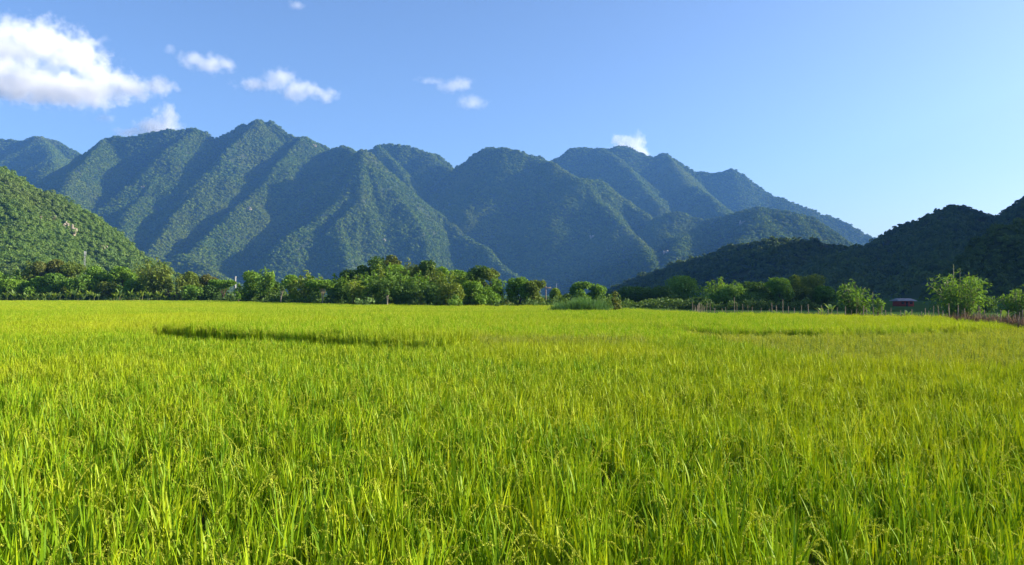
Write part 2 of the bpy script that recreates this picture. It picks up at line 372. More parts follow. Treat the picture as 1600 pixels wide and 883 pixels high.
def rock_face(px, py, D, w, h, seed, parent=None):
    r = np.random.default_rng(seed); n = 20
    Vs, Fs, off = [], [], 0
    for k in range(n):
        c = np.array(P(px + r.uniform(-.5, .5) * w, py + r.uniform(-.5, .5) * h, D + r.uniform(-3, 3)))
        s = r.uniform(.12, .27) * h / F * D
        g = r.normal(size=(14, 3)); g /= np.linalg.norm(g, axis=1)[:, None]
        g *= np.array([1, .6, 1.6]) * s * r.uniform(.75, 1.2, (14, 1))
        import bmesh
        bm = bmesh.new()
        for p in g + c: bm.verts.new(p)
        ret = bmesh.ops.convex_hull(bm, input=bm.verts)
        bmesh.ops.delete(bm, geom=[e for e in ret['geom_interior'] if isinstance(e, bmesh.types.BMVert)], context='VERTS')
        bm.verts.index_update()
        vs = np.array([v.co[:] for v in bm.verts]); fs = np.array([[v.index for v in f.verts] for f in bm.faces if len(f.verts) == 3])
        bm.free(); Vs.append(vs); Fs.append(fs + off); off += len(vs)
    o = obj('rock_face', mesh_np('rock_face', np.concatenate(Vs), np.concatenate(Fs), [M['rock']]), parent or lhill)
    return o
def hit_D(h, px, py, d0, d1):
    D = np.linspace(d0, d1, 1500); x = (px - 800) / F * D; z = CZ + (HZ - py) / F * D
    k = np.where(h(x, D) > z)[0]
    return D[k[0]] if len(k) else None
for k, (px, py, w, h) in enumerate([(111, 362, 14, 16), (102, 352, 9, 8), (82, 342, 7, 9), (160, 386, 14, 5), (9, 287, 10, 5), (62, 340, 5, 4)]):
    D = hit_D(left_h, px, py, 410, 720)
    if D: rock_face(px, py, D - 3.2, w, h, 100 + k)

for k, (px, py, w, h) in enumerate([(389, 327, 7, 6), (222, 293, 4, 4), (1042, 398, 10, 9), (1160, 352, 8, 9), (600, 376, 5, 4), (1030, 412, 8, 6), (925, 372, 8, 7), (490, 228, 6, 4)]):
    D = hit_D(far_h, px, py, 1760, 3400)
    if D: rock_face(px, py, D - 7, w, h, 140 + k, mtn)

# ------------------------------------------------------------------ rice
def plot_info(x, y):
    """height factor, ripeness class and keep mask of the rice at ground positions"""
    px = 800 + x / y * F
    n = fbm(x / 7, y / 7, 77, 3); n2 = fbm(x / 1.6, y / 1.6, 78, 2)
    hf = 1 + .10 * n + .17 * n2 + rng.normal(size=len(x)) * .05
    def band(pts, lo, hi):   # pts: px -> D near, D far
        p, a, b = zip(*pts); return (px > p[0]) & (px < p[-1]) & (y > np.interp(px, p, a)) & (y < np.interp(px, p, b))
    keep = np.ones(len(x), bool)
    w = fbm(x / 3, y / 3, 79, 2) * 1.2
    yw = y + w
    gapA = [(226, 31.0, 35.5), (260, 30.6, 37.0), (330, 29.2, 34), (430, 27.6, 31.4), (520, 26.2, 29.2), (600, 25.4, 27.6), (690, 25.0, 26.2)]
    y0 = y; y = yw
    keep &= ~band(gapA, 0, 0)
    blockA = band([(226, 34, 46), (330, 32.6, 47), (520, 28.4, 50), (690, 25.6, 52), (752, 31, 53), (772, 50, 54)], 0, 0)
    hf = np.where(blockA, hf + .22, hf)
    gapB = [(1040, 38.3, 39.6), (1130, 33.4, 35.0), (1300, 32.8, 34.3), (1450, 34.0, 35.2), (1570, 36.4, 37.2)]
    keep &= ~band(gapB, 0, 0)
    hf = np.where(band([(1030, 39.2, 62), (1130, 34.6, 62), (1300, 34, 60), (1570, 36.6, 60)], 0, 0), hf + .10, hf)
    ochre = band([(1065, 33.5, 38), (1120, 29, 33.8), (1230, 21.8, 33.4), (1300, 20.6, 33.2), (1450, 19.4, 34.4), (1610, 18.6, 36.4), (1760, 18, 36)], 0, 0)
    hf = np.where(ochre, hf - .07, hf)
    gapD = [(747, 31.0, 32.8), (756, 34.5, 37.8), (764, 40, 44), (772, 47, 52)]
    keep &= ~band(gapD, 0, 0)
    gapC = [(772, 52.0, 53.8), (860, 53.0, 55.2), (950, 51.6, 53.6), (1010, 45.6, 47.2), (1050, 39.6, 41.0)]
    keep &= ~band(gapC, 0, 0)
    ripe = ochre | band([(740, 24, 31), (900, 25, 31), (1010, 26, 30)], 0, 0) & (n > -.05)
    return hf, ripe, keep
EDGE = ([-400, 0, 330, 420, 500, 580, 650, 780, 850, 960, 1085, 1100, 1290, 1450, 1530, 1600, 1700, 1900],
        [205, 203, 198, 158, 140, 124, 114, 110, 112, 90, 72, 67, 59, 51, 44, 38, 30, 18])
def edge_D(px): return np.interp(px, *EDGE)

def strips(cl, side, w, prof):
    """cl (n,k,3) centre lines, side (n,3), w (n,), prof (k,) -> quads; tips collapse to a point pair"""
    n, k, _ = cl.shape
    hw = (w[:, None] * prof[None])[..., None] * side[:, None, :] * .5
    V = np.stack([cl - hw, cl + hw], 2).reshape(-1, 3)
    b = (np.arange(n)[:, None] * 2 * k + np.arange(k - 1)[None] * 2)[..., None]
    Fq = (b + np.array([0, 1, 3, 2])).reshape(-1, 4)
    return V, Fq
def blades(base, az, lean, ln, curl, w, seg, prof, r, twist=.6):
    n = len(base); t = np.linspace(0, 1, seg + 1)
    out = np.stack([np.cos(az), np.sin(az), 0 * az], 1)
    th = lean[:, None] + curl[:, None] * t[None] ** 2       # angle from vertical along the blade
    thm = (th[:, 1:] + th[:, :-1]) / 2; ds = (ln / seg)[:, None]
    hx = np.concatenate([np.zeros((n, 1)), np.cumsum(np.sin(thm) * ds, 1)], 1); hz = np.concatenate([np.zeros((n, 1)), np.cumsum(np.cos(thm) * ds, 1)], 1)
    cl = base[:, None, :] + out[:, None, :] * hx[..., None] + np.array([0, 0, 1.0]) * hz[..., None]
    sa = az + math.pi / 2 + r.normal(size=n) * twist
    side = np.stack([np.cos(sa), np.sin(sa), 0 * sa], 1)
    return strips(cl, side, w, prof), cl
def rice_cluster(name, seed, size, nh, nb, npan, seg, bw, grains, gsz, leafm, ripe=0.0):
    r = np.random.default_rng(seed)
    hills = r.uniform(-.5, .5, (nh, 2)) * size if nh > 1 else np.zeros((1, 2))
    parts = []; mi = []; off = 0
    def add(V, Fq, m):
        nonlocal off
        parts.append((V, Fq + off)); mi.append(np.full(len(Fq), m)); off += len(V)
    n = nh * nb
    hc = np.repeat(hills, nb, 0)
    base = np.concatenate([hc + r.normal(size=(n, 2)) * .042, r.uniform(.26, .68, (n, 1))], 1)
    az = r.uniform(0, 6.283, n); tall = np.repeat(r.uniform(.86, 1.1, nh), nb)
    ln = np.maximum(.12, (np.maximum(r.uniform(.66, 1.04, n), r.uniform(.66, 1.0, n)) * tall - base[:, 2]) * 1.04)
    (V, Fq), _ = blades(base, az, np.abs(r.normal(size=n)) * .11 + .02, ln, np.abs(r.normal(size=n)) ** 1.5 * .42, bw * r.uniform(.65, 1.25, n), seg,
                        np.interp(np.linspace(0, 1, seg + 1), [0, .3, .65, .9, 1], [.45, .9, 1, .5, .03]), r)
    add(V, Fq, 0)
    # drooping panicles on thin stalks
    n = nh * npan
    if n:
        hc = np.repeat(hills, npan, 0)
        base = np.concatenate([hc + r.normal(size=(n, 2)) * .05, r.uniform(.50, .62, (n, 1))], 1)
        az = r.uniform(0, 6.283, n)
        sg = 7; lean = np.abs(r.normal(size=n)) * .16 + .04
        (V, Fq), cl = blades(base, az, lean, r.uniform(.40, .56, n), r.uniform(.6, 2.5, n) + ripe * .2, np.full(n, .0035 if grains > 10 else .006), sg, np.ones(sg + 1), r)
        add(V, Fq, 1)
        # grains along the outer 45 % of the stalk
        u = r.uniform(.48, 1.0, (n, grains)) * sg
        i0 = np.minimum(u.astype(int), sg - 1); f = (u - i0)[..., None]
        a = np.take_along_axis(cl, i0[..., None].repeat(3, 2), 1); b = np.take_along_axis(cl, (i0 + 1)[..., None].repeat(3, 2), 1)
        c = (a * (1 - f) + b * f).reshape(-1, 3); d = (b - a).reshape(-1, 3); d /= np.linalg.norm(d, axis=1)[:, None] + 1e-9
        c = c + r.normal(size=c.shape) * (.0034 if grains > 10 else .008) - np.array([0, 0, .004])
        V, Fq = leaf_quads(c, r.normal(size=c.shape), gsz * r.uniform(.8, 1.2, len(c)), .5, r, along=d + r.normal(size=d.shape) * .35)
        add(V, Fq, 1)
    V = np.concatenate([p[0] for p in parts]); Fq = np.concatenate([p[1] for p in parts])
    return obj(name, mesh_np(name, V, Fq, [leafm, M['grain']], np.concatenate(mi)), link=False)

def rice_field():
    def cells(y0, y1, sp, jit):
        ys = np.arange(y0, y1, sp); X, Y = [], []
        for y in ys:
            h = y * .66 + 4 + sp
            xs = np.arange(-h, h, sp); X.append(xs); Y.append(np.full(len(xs), y))
        X, Y = np.concatenate(X), np.concatenate(Y)
        X = X + rng.uniform(-jit, jit, len(X)) * sp; Y = Y + rng.uniform(-jit, jit, len(Y)) * sp
        px = 800 + X / Y * F
        k = Y < edge_D(px)
        return X[k], Y[k]
    D1, D2, D3 = 14, 30, 75
    sets = [(cells(2.4, D1, .24, .42), 0), (cells(D1, D2, .235, .42), 1), (cells(D2, D3, .42, .45), 2), (cells(D3, 210, 1.05, .45), 3)]
    pts, lod, hfs = [], [], []
    for (x, y), l in sets:
        hf, ripe, keep = plot_info(x, y)
        x, y, hf, ripe = x[keep], y[keep], hf[keep], ripe[keep]
        pts.append(np.stack([x, y, 0 * x], 1)); lod.append(l * 2 + ripe.astype(int)); hfs.append(hf)
    pts, lod, hfs = np.concatenate(pts), np.concatenate(lod), np.concatenate(hfs)
    me = bpy.data.meshes.new('rice'); me.vertices.add(len(pts)); me.vertices.foreach_set('co', pts.astype(np.float32).ravel())
    a = me.attributes.new('lod', 'INT', 'POINT'); a.data.foreach_set('value', lod.astype(np.int32))
    a = me.attributes.new('hf', 'FLOAT', 'POINT'); a.data.foreach_set('value', hfs.astype(np.float32))
    o = obj('rice', me)
    tag(o, 'ripening green and yellow rice filling the whole field', 'rice', kind='stuff')
    spec = {}
    for ripe in (0, 1):
        lm, lf = (M['rice'], M['ricefar']) if not ripe else (M['riperice'], M['riperice'])
        q = 1 + ripe
        spec[0 + ripe] = [rice_cluster('rice_plant', 200 + k + 50 * ripe, .1, 1, 24, 2 + 2 * ripe, 5, .0172, 110, .0115, lm, ripe) for k in range(10)]
        spec[2 + ripe] = [rice_cluster('rice_plant', 220 + k + 50 * ripe, .1, 1, 22, 2 + 2 * ripe, 4, .0172, 34, .02, lm, ripe) for k in range(8)]
        spec[4 + ripe] = [rice_cluster('rice_tuft', 230 + k + 50 * ripe, .46, 5, 17, 4 + 2 * ripe, 3, .0185, 8, .034, lf, ripe) for k in range(8)]
        spec[6 + ripe] = [rice_cluster('rice_tuft', 240 + k + 50 * ripe, 1.15, 24, 11, 3 + ripe, 2, .031, 4, .06, lf, ripe) for k in range(8)]
    ng = bpy.data.node_groups.new('rice planting', 'GeometryNodeTree')
    ng.interface.new_socket('Geometry', in_out='INPUT', socket_type='NodeSocketGeometry')
    ng.interface.new_socket('Geometry', in_out='OUTPUT', socket_type='NodeSocketGeometry')
    N, L = ng.nodes, ng.links
    gi, go = N.new('NodeGroupInput'), N.new('NodeGroupOutput'); J = N.new('GeometryNodeJoinGeometry'); L.new(J.outputs[0], go.inputs[0])
    mp = N.new('GeometryNodeMeshToPoints'); L.new(gi.outputs[0], mp.inputs[0])
    na = N.new('GeometryNodeInputNamedAttribute'); na.data_type = 'INT'; na.inputs[0].default_value = 'lod'
    nh = N.new('GeometryNodeInputNamedAttribute'); nh.data_type = 'FLOAT'; nh.inputs[0].default_value = 'hf'
    rr = N.new('FunctionNodeRandomValue'); rr.data_type = 'FLOAT_VECTOR'; rr.inputs[0].default_value = (-.06, -.06, 0); rr.inputs[1].default_value = (.06, .06, 6.283)
    cx = N.new('ShaderNodeCombineXYZ'); cx.inputs[0].default_value = cx.inputs[1].default_value = 1; L.new(nh.outputs[0], cx.inputs[2])
    for l, srcs in spec.items():
        jn = N.new('GeometryNodeJoinGeometry')
        for s in srcs:
            oi = N.new('GeometryNodeObjectInfo'); oi.inputs['Object'].default_value = s
            gt = N.new('GeometryNodeGeometryToInstance'); L.new(oi.outputs['Geometry'], gt.inputs[0]); L.new(gt.outputs[0], jn.inputs[0])
        cm = N.new('FunctionNodeCompare'); cm.data_type = 'INT'; cm.operation = 'EQUAL'
        ii = [s for s in cm.inputs if s.type == 'INT']; L.new(na.outputs[0], ii[0]); ii[1].default_value = l
        ip = N.new('GeometryNodeInstanceOnPoints'); ip.inputs['Pick Instance'].default_value = True
        L.new(mp.outputs[0], ip.inputs['Points']); L.new(cm.outputs[0], ip.inputs['Selection']); L.new(jn.outputs[0], ip.inputs['Instance'])
        ri = N.new('FunctionNodeRandomValue'); ri.data_type = 'INT'
        ri_in = [s for s in ri.inputs if s.type == 'INT' and s.name in ('Min', 'Max')]; ri_in[0].default_value = 0; ri_in[1].default_value = len(srcs) - 1
        L.new([x for x in ri.outputs if x.type == 'INT'][0], ip.inputs['Instance Index'])
        L.new(rr.outputs[0], ip.inputs['Rotation']); L.new(cx.outputs[0], ip.inputs['Scale'])
        L.new(ip.outputs[0], J.inputs[0])
    md = o.modifiers.new('rice planting', 'NODES'); md.node_group = ng
    print('rice points', len(pts))
    # wet soil under the crop
    pxs = np.array([-200, 0, 330, 420, 500, 580, 650, 780, 850, 960, 1085, 1290, 1450, 1600, 1800])
    e = edge_D(pxs); far = np.stack([(pxs - 800) / F * e, e, 0 * e + .004], 1)
    V = np.concatenate([far, [[14, 0, .004], [-14, 0, .004]]])
    so = obj('paddy_soil', mesh_np('paddy_soil', V, np.arange(len(V))[::-1][None], [M['soil']]))
    tag(so, 'dark soil of the rice paddy between the stalks', 'ground', kind='structure')
if DO_RICE: rice_field()

# ------------------------------------------------------------------ trees and plants
def tubes(paths, radii, sides=6):
    Vs, Fs, off = [], [], 0
    for p, rd in zip(paths, radii):
        p = np.asarray(p, float); n = len(p)
        t = np.gradient(p, axis=0); t /= np.linalg.norm(t, axis=1)[:, None] + 1e-9
        ref = np.array([1.0, .31, .12]); u = np.cross(t, ref); u /= np.linalg.norm(u, axis=1)[:, None] + 1e-9; v = np.cross(t, u)
        a = np.arange(sides) / sides * 6.28318
        ring = p[:, None] + (np.cos(a)[None, :, None] * u[:, None] + np.sin(a)[None, :, None] * v[:, None]) * np.asarray(rd)[:, None, None]
        Vs.append(ring.reshape(-1, 3))
        i = (np.arange(n - 1)[:, None] * sides + np.arange(sides)[None]); j = (np.arange(n - 1)[:, None] * sides + (np.arange(sides)[None] + 1) % sides)
        Fs.append(np.stack([i, j, j + sides, i + sides], -1).reshape(-1, 4) + off); off += n * sides
    return np.concatenate(Vs), np.concatenate(Fs)
def bezier(a, b, c, n=6):
    t = np.linspace(0, 1, n)[:, None]; a, b, c = map(np.asarray, (a, b, c))
    return a * (1 - t) ** 2 + 2 * b * t * (1 - t) + c * t * t
seedc = [1000]
def nxt(): seedc[0] += 1; return np.random.default_rng(seedc[0])

def broadleaf(name, loc, H, Rr, mat, D, bark='bark', umbrella=False, low=.18, dens=1.0, sx=1.0):
    r = nxt(); root = empty(name, loc)
    nl = 12 if not umbrella else 8
    cz0 = H * (low if not umbrella else .55)
    ch = H - cz0
    lc, lr = [], []
    for k in range(nl):
        a = r.uniform(0, 6.28); q = math.sqrt(r.uniform(0, 1)) * .66 * Rr
        zf = r.uniform(.12, .86) if not umbrella else r.uniform(.45, .8)
        wid = math.sqrt(max(.15, 1 - (zf - .42) ** 2 * 2.6))
        lc.append((math.cos(a) * q * wid * sx, math.sin(a) * q * wid, cz0 + ch * zf)); lr.append(Rr * r.uniform(.32, .5) * (.8 if umbrella else 1))
    lc.append((0, 0, H - .42 * Rr * (.7 if umbrella else 1))); lr.append(.42 * Rr)
    lc, lr = np.array(lc), np.array(lr)
    lc[:, 2] = np.minimum(lc[:, 2], H - lr * .85)
    leaf = max(.26, D * .0024)
    area = sum(4 * np.pi * l * l for l in lr)
    n = int(min(5200, dens * 1.25 * area / (leaf * leaf * .45)))
    k = r.choice(len(lr), n, p=lr ** 2 / (lr ** 2).sum())
    d = r.normal(size=(n, 3)); d /= np.linalg.norm(d, axis=1)[:, None]
    rad = lr[k] * (1 - np.abs(r.normal(size=n)) * .22 + .08 * r.uniform(-1, 1, n))
    c = lc[k] + d * rad[:, None] * np.array([1, 1, .82 if not umbrella else .5])
    c = c[c[:, 2] > .15]; d = d[:len(c)] if len(c) < n else d
    V, Fq = leaf_quads(c, (c - lc[k][:len(c)]) * .8 / Rr + r.normal(size=c.shape) * .35 + np.array([0, 0, .25]), leaf * r.uniform(.6, 1.35, len(c)), .62, r)
    paths = [bezier((0, 0, -.1), (r.normal() * .05 * H, 0, H * .3), (r.normal() * .06 * H, r.normal() * .04 * H, H * .72))]; rads = [np.linspace((.045 * H ** .5 + .05) * (.6 if bark == 'palebark' else 1), .04, 6)]
    for q in range(min(7, len(lc))):
        tgt = lc[q]; st = paths[0][2 + q % 3]
        paths.append(bezier(st, (st + tgt) / 2 + np.array([0, 0, .06 * H]), tgt, 5)); rads.append(np.linspace(.06 + .006 * H, .02, 5))
    tv, tf = tubes(paths, rads)
    obj('trunk', mesh_np('trunk', tv, tf, [M[bark]], smooth=True), root)
    obj('crown', mesh_np('crown', V, Fq, [M[mat]]), root)
    return root
def bamboo(name, loc, H, Rr, mat, D, n=22, droop=1.0, base=.16, lean=None, low=.17):
    r = nxt(); root = empty(name, loc)
    paths, rads, cs, al, nn = [], [], [], [], []
    leaf = max(.30, D * .0044)
    per = int(min(300 if low < .1 else 190, 7.5 * (Rr * H) / (leaf * leaf * .35) / n)) + 10
    for k in range(n):
        a = r.uniform(0, 6.283); q = math.sqrt((k + .5) / n)
        ln = H * r.uniform(.72 if low > .1 else .42, 1.0) * (1 - .22 * q * r.uniform(.3, 1))
        if k == 0: ln, q = H, .1
        out = np.array([math.cos(a), math.sin(a), 0]); b0 = out * base * Rr * r.uniform(.2, 1)
        rr_ = Rr * q * r.uniform(.75, 1.08)
        t = np.linspace(0, 1, 14)
        hx = (rr_ - base * Rr * .5) * (t ** (1.9 if low > .1 else 1.1)); dr = droop * .16 * q
        hz = ln * (t * (1 + dr * 1.3) - dr * 1.6 * t ** 3.4)
        p = b0 + out * hx[:, None] + np.array([0, 0, 1]) * hz[:, None]
        if lean is not None: p = p + np.array(lean) * (t ** 1.6)[:, None]
        paths.append(p); rads.append(np.linspace(.045, .012, 14))
        u = r.uniform(0, 1, per) ** .75 * (1 - low) + low
        u = np.minimum(u, .999) * 13; i0 = u.astype(int); f = (u - i0)[:, None]
        pc = p[i0] * (1 - f) + p[i0 + 1] * f; tg = p[i0 + 1] - p[i0]; tg /= np.linalg.norm(tg, axis=1)[:, None]
        w = np.interp(u / 13, [.15, .5, .85, 1], [.08, .15, .12, .04]) * (Rr + H * .35)
        off = r.normal(size=(per, 3)) * w[:, None] * np.array([.62, .62, .55]); off[:, 2] -= np.abs(off[:, 2]) * .5
        cs.append(pc + off); al.append(tg * .4 + off * .8 / (w[:, None] + 1e-6) + np.array([0, 0, -.75]) + out * .4); nn.append(r.normal(size=(per, 3)) + out * .5 + np.array([0, 0, .6]))
    c, a_, n_ = map(np.concatenate, (cs, al, nn))
    k = c[:, 2] > .1; c, a_, n_ = c[k], a_[k], n_[k]
    V, Fq = leaf_quads(c, n_, leaf * r.uniform(.6, 1.4, len(c)), .34, r, along=a_)
    tv, tf = tubes(paths, rads, 5)
    obj('stalk_bundle', mesh_np('stalk_bundle', tv, tf, [M['culm']], smooth=True), root)
    obj('crown', mesh_np('crown', V, Fq, [M[mat]]), root)
    return root
def shrub(name, loc, H, Rr, mat, D, leaf=None, dens=1.0):
    r = nxt(); root = empty(name, loc)
    leaf = leaf or max(.22, D * .0024)
    n = int(min(2600, dens * 5 * Rr * H / (leaf * leaf * .45)))
    nl = 7; lc = np.stack([r.uniform(-.6, .6, nl) * Rr, r.uniform(-.6, .6, nl) * Rr, H * r.uniform(.25, .7, nl)], 1); lr = r.uniform(.3, .5, nl) * min(Rr, H * .8)
    lc[0] = (0, 0, H - lr[0])
    k = r.integers(0, nl, n); d = r.normal(size=(n, 3)); d /= np.linalg.norm(d, axis=1)[:, None]
    c = lc[k] + d * lr[k][:, None] * (1 - np.abs(r.normal(size=(n, 1))) * .25)
    c[:, 2] = np.abs(c[:, 2]) + .05
    V, Fq = leaf_quads(c, d * .8 + r.normal(size=d.shape) * .5, leaf * r.uniform(.6, 1.4, n), .6, r)
    paths = [bezier((r.normal() * .1, r.normal() * .1, 0), (0, 0, H * .3), q, 5) for q in lc]
    tv, tf = tubes(paths, [np.linspace(.04, .012, 5)] * len(paths), 5)
    obj('stem', mesh_np('stem', tv, tf, [M['bark']]), root)
    obj('crown', mesh_np('crown', V, Fq, [M[mat]]), root)
    return root
def banana(name, loc, H, mat='pale', n=8):
    r = nxt(); root = empty(name, loc)
    tv, tf = tubes([bezier((0, 0, -.05), (.02, 0, H * .3), (.03, 0, H * .6))], [np.linspace(.1, .05, 6)])
    obj('trunk', mesh_np('trunk', tv, tf, [M['culm']], smooth=True), root)
    az = np.arange(n) / n * 6.28 + r.uniform(-.3, .3, n)
    base = np.tile([.03, 0, H * .5], (n, 1)); prof = np.interp(np.linspace(0, 1, 8), [0, .12, .3, .7, 1], [.1, .3, 1, .85, .05])
    (V, Fq), cl = blades(base, az, r.uniform(.1, .5, n), H * r.uniform(.5, .75, n), r.uniform(.6, 2.0, n), np.full(n, .22 * H ** .5), 7, prof, r, twist=.1)
    obj('crown', mesh_np('crown', V, Fq, [M[mat]]), root)
    return root

